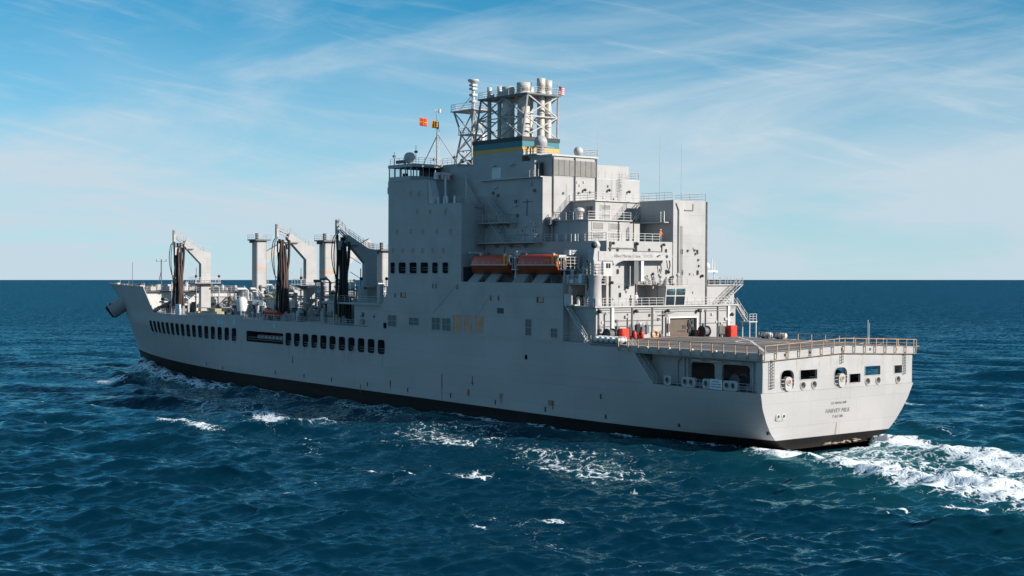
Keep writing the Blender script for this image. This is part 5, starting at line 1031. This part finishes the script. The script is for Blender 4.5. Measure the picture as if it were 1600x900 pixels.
# rescue boat
def rescue_boat():
    t = thing('rescue_boat', 'small open orange rescue boat on the foredeck below the middle hose station', 'boat', (121.5, 12.2, 10.6), .0)
    g = G(M_ORANGE); g.smooth = True
    path = [(-3.2, 1.0, .2), (-1, 1.05, .2), (1.2, 1.0, .28), (2.6, .6, .5), (3.2, 0, .65), (2.6, -.6, .5), (1.2, -1.0, .28), (-1, -1.05, .2), (-3.2, -1.0, .2)]
    g.tube(path, .36, 10).build('inflatable_collar', t)
    G(M_RED).prism([(-3.1, .1), (-3.0, -.55), (1.6, -.55), (3.0, .35)], 1, -.85, .85).build('boat_hull', t, True)
    G(M_GREY2, M_PANE).box(-.6, .5, -.4, .4, .1, 1.0).box(-.1, .1, -.4, .4, 1.0, 1.5).build('console', t)
    G(M_BLACK).box(-3.6, -3.1, -.3, .3, .3, 1.2).build('outboard_motor', t)
    G(M_DGREY).box(-2, -1.5, -.9, .9, -1.3, -.5).box(1.0, 1.5, -.8, .8, -1.3, -.5).box(-1.8, 1.2, -.1, .1, -1.3, -1.1).build('cradle', t)
rescue_boat()
# life raft canisters
def raft_mesh():
    g = G(M_WHITE, M_GREY2); g.lathe([(.02, -.9), (.30, -.88), (.40, -.76), (.42, -.1), (.45, -.06), (.45, .06), (.42, .1), (.40, .76), (.30, .88), (.02, .9)], (0, 0, .55), 16, 'x'); return g.mesh('shell')
rm = raft_mesh(); cm = G(M_DGREY).box(-.7, -.5, -.5, .5, 0, .3).box(.5, .7, -.5, .5, 0, .3).box(-.6, .6, -.06, .06, 0, .1).mesh('cradle'); bm_ = G(M_DGREY).lathe([(.44, -.04), (.44, .04)], (.4, 0, .55), 16, 'x').lathe([(.44, -.04), (.44, .04)], (-.4, 0, .55), 16, 'x').mesh('strap')
def raft(loc, label, group, rz=0):
    t = thing('life_raft_canister', label, 'life raft', loc, rz, group); link('shell', rm, t); link('cradle', cm, t); link('strap', bm_, t)
ords = ('first', 'second', 'third', 'fourth', 'fifth')
for i in range(5): raft((29.2 - i * 1.05, 14.3 + .0 * i, 9.12), f'white life raft canister on the port deck edge, {ords[i]} of five counted from the stairs', 'port life rafts', R(90))
for i in range(2):
    p = (26.0 - i * 2.7, -15.9, 9.02); raft(p, ('white life raft canister beyond the flight deck, the one nearer the hangar', 'white life raft canister beyond the flight deck, the one nearer the stern')[i], 'starboard life rafts', 0)
ext = G(M_GREY).box(21.0, 25.98, -17.3, -15.02, 8.82, 9.0).build('raft_sponson', ship)
# red lockers, lifebuoy, extinguishers on the hangar face
def locker(px_, py_, label):
    p = bp(px_, py_, x=29.7); t = thing('red_locker', label, 'locker', (29.75, p[1], 9.15), 0, 'red lockers by the hangar')
    G(M_RED).box(-.4, .4, -.65, .65, .1, 1.75).build('cabinet', t); G(M_RED).box(-.44, -.4, -.58, .58, .2, 1.65).build('door', t); G(M_DARK).box(-.48, -.44, .35, .45, .8, 1.1).build('handle', t); G(M_DGREY).box(-.35, .35, -.6, .6, 0, .1).build('plinth', t)
locker(975, 524, 'bright red locker standing against the hangar wall left of the open door'); locker(1144, 520, 'bright red locker at the far right corner of the hangar wall')
def extinguisher(px_, label):
    p = bp(px_, 525, x=29.9); t = thing('fire_extinguisher', label, 'extinguisher', (29.95, p[1], 9.2), 0, 'red extinguishers on the hangar wall')
    G(M_RED).lathe([(.02, 0), (.28, .02), (.28, 1.0), (.18, 1.25), (.08, 1.3)], (0, 0, 0), 12).build('cylinder', t); G(M_DARK).box(-.06, .06, -.18, .18, 1.3, 1.42).tube([(0, .15, 1.35), (0, .3, 1.0), (0, .28, .4)], .04, 5).build('nozzle', t)
extinguisher(992, 'red fire extinguisher left of the pair by the dark hangar door'); extinguisher(1003.5, 'red fire extinguisher right of the pair by the dark hangar door'); extinguisher(1092.5, 'red fire extinguisher just right of the open hangar door')
p = bp(1024, 522, x=30.2); t = thing('lifebuoy', 'orange ring lifebuoy hanging on the hangar wall beside a pipe', 'lifebuoy', (30.25, p[1], p[2]))
g = G(M_ORANGE2, M_WHITE); n = 20
for k in range(n):
    g.use(M_WHITE if k % 5 == 0 else M_ORANGE2); a, b = 2 * math.pi * k / n, 2 * math.pi * (k + 1) / n; g.tube([(0, .5 * math.cos(a), .5 * math.sin(a)), (0, .5 * math.cos(b), .5 * math.sin(b))], .13, 8, False)
g.build('ring', t); G(M_WHITE).tube([(-.1, .66 * math.cos(2 * math.pi * k / 12), .66 * math.sin(2 * math.pi * k / 12)) for k in range(13)], .02, 4).build('grab_line', t)
# flags
def flag(loc, w, h, label, fn_, dirv, staff=None, name='signal_flag'):
    t = thing(name, label, 'flag', loc); nx, nz = 12, 9; vs, fs, mi = [], [], []; d = np.array(dirv, float); pn = np.array([-d[1], d[0], 0])
    g = G(M_RED)
    for i in range(nx + 1):
        for k in range(nz + 1): u, v = i / nx, k / nz; q = d * u * w + pn * .10 * math.sin(u * 7 + v) * u + np.array([0, 0, -v * h - .18 * u * w]); vs.append(q)
    cloth = G(M_RED); cloth.smooth = True; b = 0
    for i in range(nx):
        for k in range(nz):
            cloth.use(fn_((i + .5) / nx, (k + .5) / nz)); q = [i * (nz + 1) + k, (i + 1) * (nz + 1) + k, (i + 1) * (nz + 1) + k + 1, i * (nz + 1) + k + 1]
            cloth.add([vs[j] for j in q], [(0, 1, 2, 3)])
    o = cloth.build('cloth', t, True); sol = o.modifiers.new('thickness', 'SOLIDIFY'); sol.thickness = .02
    G(M_LIGHT).bar((0, 0, .6), (0, 0, -h - .4), .015).build('halyard', t)
M_FRED = mat('flag_red', (.75, .05, .02), .7, var=.05); M_FYEL = mat('flag_yellow', (.85, .36, .02), .7, var=.05); M_FBLU = mat('flag_dark', (.05, .03, .04), .7, var=.05)
p = bp(655.5, 183.5, x=mx_ + 1.0); flag((mx_ + 1.0, p[1], p[2]), 1.25, 1.3, 'red signal flag with a yellow cross flying at the yard arm', lambda u, v: M_FYEL if abs(u - .5) < .10 or abs(v - .5) < .11 else M_FRED, (-.55, -.83, 0))
p = bp(674.5, 188, x=mx_ + .4); flag((mx_ + .4, p[1], p[2]), 1.2, 1.2, 'dark and orange striped signal flag close beside the mast', lambda u, v: M_FBLU if int(u * 6) % 2 else M_FYEL, (-.55, -.83, 0))
M_FWH = mat('flag_white', (.8, .78, .76), .7, var=.05); M_FNV = mat('flag_navy', (.02, .03, .12), .7, var=.05)
flag((51.2, 3.0, 46.8), .9, 1.3, 'small red and white striped ensign with dark canton beside the exhaust pipes', lambda u, v: M_FNV if u < .4 and v < .5 else (M_FRED if int(v * 9) % 2 == 0 else M_FWH), (-.5, -.86, 0), name='ensign')
# crew
def person(loc, rz, label, top, trouser, helmet, pose=0):
    t = thing('person', label, 'person', loc, rz, 'crew on deck'); me = bpy.data.meshes.new('body')
    s = 1 if pose == 0 else -1
    J = [(0, 0, .95), (0, 0, 1.2), (.02, 0, 1.42), (.02, 0, 1.52), (.03, 0, 1.66), (.03, 0, 1.74),
         (0, .11, .9), (.06 * s, .13, .5), (-.02, .14, .06), (.16, .14, .03), (0, -.11, .9), (-.02, -.13, .5), (-.10, -.14, .06), (.08, -.14, .03),
         (0, .21, 1.40), (.05, .29, 1.12), (.26, .26, .98), (.36, .22, 1.0), (0, -.21, 1.40), (.0, -.29, 1.12), (.14 * s, -.28, .90), (.2 * s, -.27, .84)]
    Ed = [(0, 1), (1, 2), (2, 3), (3, 4), (4, 5), (0, 6), (6, 7), (7, 8), (8, 9), (0, 10), (10, 11), (11, 12), (12, 13), (2, 14), (14, 15), (15, 16), (16, 17), (2, 18), (18, 19), (19, 20), (20, 21)]
    rad = [.16, .17, .16, .06, .10, .085, .10, .075, .055, .045, .10, .075, .055, .045, .07, .055, .045, .04, .07, .055, .045, .04]
    me.from_pydata(J, Ed, []); o = link('body', me, t); md = o.modifiers.new('skin', 'SKIN')
    for i, r in enumerate(rad): me.skin_vertices[0].data[i].radius = (r, r)
    me.skin_vertices[0].data[0].use_root = True
    ss = o.modifiers.new('sub', 'SUBSURF'); ss.levels = 1; ss.render_levels = 1
    bpy.context.view_layer.update(); nm = bpy.data.meshes.new_from_object(o.evaluated_get(bpy.context.evaluated_depsgraph_get())); o.modifiers.clear(); o.data = nm
    nm.materials.clear()
    for m in (top, trouser, M_SKIN, M_BLACK): nm.materials.append(m)
    for pl in nm.polygons:
        c = pl.center; pl.use_smooth = True
        pl.material_index = 3 if c.z < .12 else 1 if c.z < .95 and abs(c.y) < .22 else 2 if c.z > 1.5 or (abs(c.y) > .2 and c.z < 1.02) else 0
    G(helmet).ball((.03, 0, 1.70), .135, 12, -.1).build('helmet', t); 
M_OVER = mat('orange_vest', (.7, .16, .03), .8, var=.1); M_NAVY = mat('navy_coverall', (.03, .04, .07), .8, var=.1); M_KHA = mat('khaki', (.28, .22, .15), .8, var=.1)
pp = bp(1032, 372, x=32.3); person((32.3, pp[1], 23.0), R(180), 'crew member in orange vest and white helmet at the rail below the stair tower', M_OVER, M_KHA, M_WHITE)
for i, (x, y, lab, tp_, hm) in enumerate(((129.2, 12.6, 'crew member in orange vest walking on the foredeck by the round bollards', M_OVER, M_WHITE), (126.0, 12.2, 'crew member in navy coverall and white helmet behind the deck edge rail', M_NAVY, M_WHITE), (124.0, 12.9, 'crew member in orange vest nearest the rescue boat bow', M_OVER, M_OVER), (171.2, 10.8, 'crew member in dark red top at the foot of the forecastle', M_RED, M_WHITE))):
    person((x, y, 9.3), R(200 + 40 * i), lab, tp_, M_NAVY, hm, i % 2)
pw = bp(1000 - 6, 474, x=31.0); person((31.0, pw[1], 13.98), R(170), 'crew member in white standing at the rail above the hangar', M_WHITE, M_WHITE, M_WHITE)

# ------------------------------------------------------------------ sea
def make_sea():
    fwh, pth = fw[:2], -st[:2]; Oh = ORG[:2]
    # polar grid about the point below the photographer, finer where the water is near
    rs = list(np.geomspace(4, 78, 22)); r = 78.0
    while r < 3500: rs.append(r); r += max(.28, r * r / (1413 * 20.7) * .62)
    rs += list(np.geomspace(r, 60000, 24)); rs = np.array(rs)
    th = np.concatenate([np.linspace(-180, -62, 22), np.linspace(-58, -26, 60), np.linspace(-25.4, 25.4, 840), np.linspace(26, 58, 60), np.linspace(62, 176, 20)]); th = np.radians(th)
    RR, TT = np.meshgrid(rs, th, indexing='ij'); X = RR * np.sin(TT); Y = RR * np.cos(TT)
    dth = np.abs(np.gradient(th)); dr = np.gradient(rs)
    cell = np.maximum(dr[:, None], 0) + 0 * TT; cell = np.maximum(cell * .8, RR * np.minimum(dth, R(3))[None, :])
    # trochoidal wind sea
    Z = np.zeros_like(X); DX = np.zeros_like(X); DY = np.zeros_like(X); J = np.zeros_like(X)
    lam = np.exp(np.linspace(math.log(1.0), math.log(46), 110)); wind = R(200)
    near = RR < 2500
    for l in lam:
        k = 2 * math.pi / l; a = .0115 * l ** .74 * math.exp(-(l / 24.) ** 2.0) * rng.uniform(.5, 1.35)
        d = wind + rng.normal() * (.5 if l < 8 else .38); ph = rng.uniform(0, 6.28); kx, ky = k * math.sin(d), k * math.cos(d)
        att = np.clip((l / np.maximum(cell, .05) - 2.2) / 2.5, 0, 1) * np.clip((3000 - RR) / 1500, 0, 1)
        arg = kx * X + ky * Y + ph; c, s = np.cos(arg), np.sin(arg)
        Z += att * a * c; DX -= att * a * .74 * math.sin(d) * s; DY -= att * a * .74 * math.cos(d) * s; J += att * a * k * c
    for l, a, dd in ((13, .11, -.35), (16, .13, .1), (19, .15, -.15), (23, .17, .25), (27, .16, -.05), (34, .14, .15), (11, .09, .4)):
        k = 2 * math.pi / l; d = wind + dd; ph = rng.uniform(0, 6.28); kx, ky = k * math.sin(d), k * math.cos(d)
        att = np.clip((l / np.maximum(cell, .05) - 2.2) / 2.5, 0, 1) * np.clip((3000 - RR) / 1500, 0, 1); arg = kx * X + ky * Y + ph + 1.3 * np.sin(X * .017 + Y * .008 * dd + l); c, s = np.cos(arg), np.sin(arg)
        Z += att * a * c; DX -= att * a * .8 * math.sin(d) * s; DY -= att * a * .8 * math.cos(d) * s
    gust = np.sin(X * .021 + Y * .013 + 1) * np.sin(X * -.011 + Y * .027 + 2.2)
    amp = 1.22 + .3 * gust
    Z *= amp; DX *= amp; DY *= amp
    # ship coordinates of the sheet
    ux = (X - Oh[0]) * fwh[0] + (Y - Oh[1]) * fwh[1]; uy = (X - Oh[0]) * pth[0] + (Y - Oh[1]) * pth[1]
    hb = half(np.clip(ux, 0.5, 206), -2.8); off = np.abs(uy) - hb; along = (ux > -3) & (ux < 208)
    def bump(d, w): return np.exp(-(d / w) ** 2)
    inside = along & (off < 0)
    near_h = np.where(along, np.clip(1 - np.abs(off - 1) / 10, 0, 1), 0); Z *= 1 - .35 * near_h
    # bow wave peeling off to port and starboard
    s_ = np.clip(208 - ux, 0, 400); line = np.interp(s_, [0, 12, 40, 80, 140, 220], [0, 2.2, 6.0, 10, 15, 23])
    bw = np.interp(s_, [0, 4, 25, 70, 130, 210], [1.2, 2.3, 2.0, 1.3, .9, .4]) * bump(off - line * .55, 2.2 + s_ * .018) * (s_ > 0)
    bw += .9 * np.interp(s_, [0, 30, 60, 120], [0, 1.2, 1.2, 0]) * bump(np.abs(uy) - (11 + .30 * s_), 2.6)
    wob = .75 + .35 * np.sin(ux * .55 + np.sin(uy * .4)) + .2 * np.sin(ux * 1.3 + uy * .8)
    Z += bw * wob
    # stern wash
    b_ = np.clip(-ux, 0, 300); cen1 = 13.5 + 12 * (1 - np.exp(-b_ / 26)) + b_ * .02; cen2 = -8 + 12 * (1 - np.exp(-b_ / 26)) * 1.0 + b_ * .03
    ast = ux < 6
    Z += np.where(ast, .55 * bump(uy - cen1, 3.2) * np.exp(-b_ / 80) + .45 * bump(uy - cen2, 3.0) * np.exp(-b_ / 80) - .35 * bump(uy - (cen1 + cen2) / 2, 4) * np.exp(-b_ / 30), 0) * np.clip((6 - ux) / 6, 0, 1)
    # foam density
    fo = np.zeros_like(X)
    fo = np.maximum(fo, np.where(along, np.interp(s_, [0, 10, 60, 140, 208], [.70, .68, .60, .55, .54]) * bump(off - .8, 1.7 + s_ * .004), 0))
    fo = np.maximum(fo, np.where(along, np.interp(s_, [0, 40, 110, 200], [.66, .62, .53, .40]) * bump(off - line * .55 - 1.2, 3.8 + s_ * .012), 0))
    fo = np.maximum(fo, np.where(s_ > 2, np.interp(s_, [0, 10, 50, 90, 160], [.66, .64, .58, .52, .4]) * bump(np.abs(uy) - (10 + .26 * s_), 4.5), 0))
    fo = np.maximum(fo, np.where((ux > -30) & (ux < 150), .50 * bump(uy - (33 + .10 * (70 - ux)), 13) * np.clip((150 - ux) / 60, 0, 1) * np.clip((ux + 30) / 25, 0, 1), 0))
    patch = .80 + .13 * np.sin(ux * .21 + 1.1 * np.sin(uy * .17)) + .12 * np.sin(ux * .083 + uy * .31 + 2)
    fo = np.where(uy > hb + 6, fo * np.clip(patch + .08, .6, 1), fo)
    fo = np.maximum(fo, np.where((ux < 2.5) & (ux > -9), .64 * bump(uy, 11) * np.clip((2.5 - ux) / 2, 0, 1) * np.clip((ux + 9) / 4, 0, 1), 0))
    tail = np.exp(-b_ / 260)
    fo = np.maximum(fo, np.where(ast, (.80 * bump(uy - cen1 + 1.2, 5.0 + b_ * .07)) * tail * np.clip((8 - ux) / 8, 0, 1), 0))
    fo = np.maximum(fo, np.where(ast, (.80 * bump(uy - cen2, 4.6 + b_ * .06)) * tail * np.clip((4 - ux) / 4, 0, 1), 0))
    fo = np.maximum(fo, np.where(ast, .60 * bump(uy - (cen1 + cen2) / 2, 14) * tail * np.clip((2 - ux) / 10, 0, 1), 0))
    # breaking crests: a few named whitecaps and steep crests of the wind sea
    for wx, wy, l, w, v in ((165, 27, 8, 2.6, .74), (156, 30, 8, 2.6, .74), (74, 55, 8, 2.2, .66), (67, 54.6, 7, 2.0, .64), (88, 36, 7, 2.6, .68), (73, 40, 9, 2.8, .69), (60, 44.5, 10, 3.2, .70), (132, 27, 8, 2.6, .66), (28, -57, 12, 2, .62), (-18, 62.9, 4, 1.2, .62), (6, 53, 6, 2.2, .58), (30, 38, 9, 3.5, .57), (10, 32, 8, 3, .55), (-38, 30.4, 4, 1, .7)) + tuple((float(rng.uniform(-45, 150)), float(rng.uniform(22, 78)), float(rng.uniform(1.0, 2.6)), float(rng.uniform(.4, .9)), float(rng.uniform(.52, .595))) for _ in range(60)) + tuple((float(rng.uniform(-60, 120)), float(rng.uniform(-160, -25)), float(rng.uniform(2, 4)), float(rng.uniform(.6, 1.4)), float(rng.uniform(.56, .66))) for _ in range(16)):
        l, w = l * 1.0, w * 1.0
        q = v * np.exp(-((ux - wx) / l) ** 2 - ((uy - wy - .08 * (ux - wx)) / w) ** 2); fo = np.maximum(fo, q); Z += np.where(q > .02, .4 * q * (v > .6), 0)
    tur = np.zeros_like(X)
    for l in (.9, 1.2, 1.7, 2.3, 3.1, 4.2):
        for _ in range(3):
            d = rng.uniform(0, 6.28); tur += .05 * l ** .8 * np.clip((l / np.maximum(cell, .05) - 2) / 2, 0, 1) * np.sin(2 * math.pi / l * (X * math.sin(d) + Y * math.cos(d)) + rng.uniform(0, 6.28))
    Z += tur * np.clip(fo - .3, 0, 1) * .62
    # hull footprint dips so that no crest floods through the deck edge
    Z = np.where(inside & (off < -1.5), np.minimum(Z, -1.0), Z)
    X2, Y2 = X + DX, Y + DY
    n, m = X.shape; v = np.stack([X2, Y2, Z], -1).reshape(-1, 3).astype(np.float32)
    i = np.arange(n - 1)[:, None] * m; j = np.arange(m)[None, :]; jn = (j + 1) % m
    q = np.stack([i + j, i + m + j, i + m + jn, i + jn], -1).reshape(-1, 4)
    me = bpy.data.meshes.new('sea'); me.vertices.add(len(v)); me.vertices.foreach_set('co', v.ravel()); me.loops.add(q.size); me.loops.foreach_set('vertex_index', q.ravel().astype(np.int32)[::1])
    me.polygons.add(len(q)); me.polygons.foreach_set('loop_start', np.arange(0, q.size, 4, dtype=np.int32)); me.polygons.foreach_set('loop_total', np.full(len(q), 4, dtype=np.int32)); me.polygons.foreach_set('use_smooth', np.ones(len(q), dtype=bool))
    me.update(calc_edges=True); me.validate()
    at = me.attributes.new('foam', 'FLOAT', 'POINT'); at.data.foreach_set('value', fo.ravel().astype(np.float32))
    wash = np.where(ast, np.clip(1.2 * bump(uy - (cen1 + cen2) / 2, 17 + b_ * .1) * np.exp(-b_ / 200), 0, 1), 0) * np.clip((8 - ux) / 10, 0, 1)
    wash = np.maximum(wash, np.where(along, .55 * bump(off - 2, 8), 0)); wash = np.maximum(wash, .55 * (fo > .4) * fo)
    at2 = me.attributes.new('wash', 'FLOAT', 'POINT'); at2.data.foreach_set('value', wash.ravel().astype(np.float32))
    if me.polygons[100].normal.z < 0: me.flip_normals()
    o = link('sea', me); o['kind'] = 'structure'; return o
sea = make_sea()
def sea_material():
    m = bpy.data.materials.new('sea_water'); m.use_nodes = True; nt = m.node_tree; N = nt.nodes; L = nt.links; p = N['Principled BSDF']; out = N['Material Output']
    tc = N.new('ShaderNodeTexCoord')
    def noise(scale, det, rough=.6, sc=(1, 1, 1), rz=0, dist=0., tex=False):
        mp = N.new('ShaderNodeMapping'); mp.inputs['Scale'].default_value = sc; mp.inputs['Rotation'].default_value = (0, 0, rz); L.new(tc.outputs['Object'], mp.inputs[0])
        no = N.new('ShaderNodeTexNoise'); no.inputs['Scale'].default_value = scale; no.inputs['Detail'].default_value = det; no.inputs['Roughness'].default_value = rough; no.inputs['Distortion'].default_value = dist; L.new(mp.outputs[0], no.inputs[0]); mp.vector_type = 'TEXTURE' if tex else 'POINT'; return no.outputs[0]
    def mth(op, a, b=None, clamp=False):
        o = N.new('ShaderNodeMath'); o.operation = op; o.use_clamp = clamp
        for i, v in enumerate((a, b)):
            if v is None: continue
            if isinstance(v, (int, float)): o.inputs[i].default_value = v
            else: L.new(v, o.inputs[i])
        return o.outputs[0]
    fa = N.new('ShaderNodeAttribute'); fa.attribute_name = 'foam'; wa = N.new('ShaderNodeAttribute'); wa.attribute_name = 'wash'
    # foam: lacy threshold of noise against the density stored on the sheet
    TR = math.atan2(fw[1], fw[0]); n1 = noise(.36, 10, .72, (2.4, 1, 1), TR, 1.4, True); n2 = noise(1.8, 8, .7, (1.7, 1, 1), TR, 1.2, True)
    nn = mth('ADD', mth('MULTIPLY', n1, .58), mth('MULTIPLY', n2, .42))
    wr = N.new('ShaderNodeTexNoise'); wr.inputs['Scale'].default_value = .5; wr.inputs['Detail'].default_value = 4; L.new(tc.outputs['Object'], wr.inputs[0])
    wv = N.new('ShaderNodeVectorMath'); wv.operation = 'MULTIPLY_ADD'; wv.inputs[1].default_value = (2.2, 2.2, 0); L.new(wr.outputs['Color'], wv.inputs[0]); L.new(tc.outputs['Object'], wv.inputs[2])
    vo = N.new('ShaderNodeTexVoronoi'); vo.voronoi_dimensions = '2D'; vo.feature = 'DISTANCE_TO_EDGE'; vo.inputs['Scale'].default_value = .62; L.new(wv.outputs[0], vo.inputs['Vector'])
    vo2 = N.new('ShaderNodeTexVoronoi'); vo2.voronoi_dimensions = '2D'; vo2.feature = 'DISTANCE_TO_EDGE'; vo2.inputs['Scale'].default_value = 1.9; L.new(wv.outputs[0], vo2.inputs['Vector'])
    lace = mth('SUBTRACT', .16, mth('ADD', mth('MULTIPLY', vo.outputs[0], .55), mth('MULTIPLY', vo2.outputs[0], .42)))
    nn = mth('ADD', nn, lace)
    lo = mth('SUBTRACT', 1.0, fa.outputs['Fac']); e = mth('SUBTRACT', nn, lo)
    fm = N.new('ShaderNodeMapRange'); fm.interpolation_type = 'SMOOTHSTEP'; fm.inputs[1].default_value = -.02; fm.inputs[2].default_value = .16; L.new(e, fm.inputs[0])
    # water body
    base = N.new('ShaderNodeMix'); base.data_type = 'RGBA'; L.new(wa.outputs['Fac'], base.inputs[0]); base.inputs[6].default_value = (.0005, .026, .050, 1); base.inputs[7].default_value = (.008, .085, .098, 1)
    # wind-roughened surface: body colour under a capped mirror layer (slopes keep a real sea from turning into a flat mirror at the horizon)
    body = N.new('ShaderNodeBsdfDiffuse'); L.new(base.outputs[2], body.inputs['Color']); upn = N.new('ShaderNodeCombineXYZ'); upn.inputs[2].default_value = 1; L.new(upn.outputs[0], body.inputs['Normal'])
    glo = N.new('ShaderNodeBsdfGlossy'); glo.inputs['Roughness'].default_value = .12; glo.inputs['Color'].default_value = (.52, .95, 1, 1)
    fr = N.new('ShaderNodeFresnel'); fr.inputs['IOR'].default_value = 1.333
    wat = N.new('ShaderNodeMixShader'); L.new(mth('MINIMUM', fr.outputs[0], .46), wat.inputs[0]); L.new(body.outputs[0], wat.inputs[1]); L.new(glo.outputs[0], wat.inputs[2])
    def vnoise(scale, det, sc, rz):
        mp = N.new('ShaderNodeMapping'); mp.inputs['Scale'].default_value = sc; mp.inputs['Rotation'].default_value = (0, 0, rz); L.new(tc.outputs['Object'], mp.inputs[0])
        no = N.new('ShaderNodeTexNoise'); no.inputs['Scale'].default_value = scale; no.inputs['Detail'].default_value = det; no.inputs['Roughness'].default_value = .62; L.new(mp.outputs[0], no.inputs[0]); return no.outputs['Color']
    def vmath(op, a, b):
        o = N.new('ShaderNodeVectorMath'); o.operation = op
        for i, v in enumerate((a, b)):
            if v is None: continue
            if isinstance(v, tuple): o.inputs[i].default_value = v
            else: L.new(v, o.inputs[i])
        return o.outputs[0]
    # ripple slopes, added to the sheet's own normal
    va = vmath('SUBTRACT', vnoise(1.0, 6, (.8, 2.0, 1), R(-12)), (.5, .5, .5)); vb = vmath('SUBTRACT', vnoise(.28, 3, (1, 1.7, 1), R(20)), (.5, .5, .5))
    vs = vmath('ADD', vmath('MULTIPLY', va, (1.25, 1.25, 0)), vmath('MULTIPLY', vb, (.5, .5, 0)))
    # waves run with steeper faces to the south; the far sheet has no modelled chop, so its slopes carry it
    sy = N.new('ShaderNodeSeparateXYZ'); L.new(tc.outputs['Object'], sy.inputs[0]); fy = N.new('ShaderNodeMapRange'); fy.interpolation_type = 'SMOOTHSTEP'
    for i_, v_ in ((1, 120), (2, 800), (3, -.03), (4, -.24)): fy.inputs[i_].default_value = v_
    L.new(sy.outputs[1], fy.inputs[0]); bv = N.new('ShaderNodeCombineXYZ'); L.new(fy.outputs[0], bv.inputs[1]); vs = vmath('ADD', vs, bv.outputs[0])
    geo = N.new('ShaderNodeNewGeometry'); nrm = N.new('ShaderNodeVectorMath'); nrm.operation = 'NORMALIZE'; L.new(vmath('ADD', geo.outputs['Normal'], vs), nrm.inputs[0]); L.new(nrm.outputs[0], glo.inputs['Normal']); L.new(nrm.outputs[0], fr.inputs['Normal']); N.remove(p)
    fd = N.new('ShaderNodeBsdfDiffuse'); fd.inputs['Color'].default_value = (.82, .86, .87, 1)
    fb = N.new('ShaderNodeBump'); fb.inputs['Strength'].default_value = .6; fb.inputs['Distance'].default_value = .3; L.new(nn, fb.inputs['Height']); L.new(fb.outputs[0], fd.inputs['Normal'])
    mx = N.new('ShaderNodeMixShader'); L.new(fm.outputs[0], mx.inputs[0]); L.new(wat.outputs[0], mx.inputs[1]); L.new(fd.outputs[0], mx.inputs[2]); L.new(mx.outputs[0], out.inputs[0])
    return m
sea.data.materials.append(sea_material())
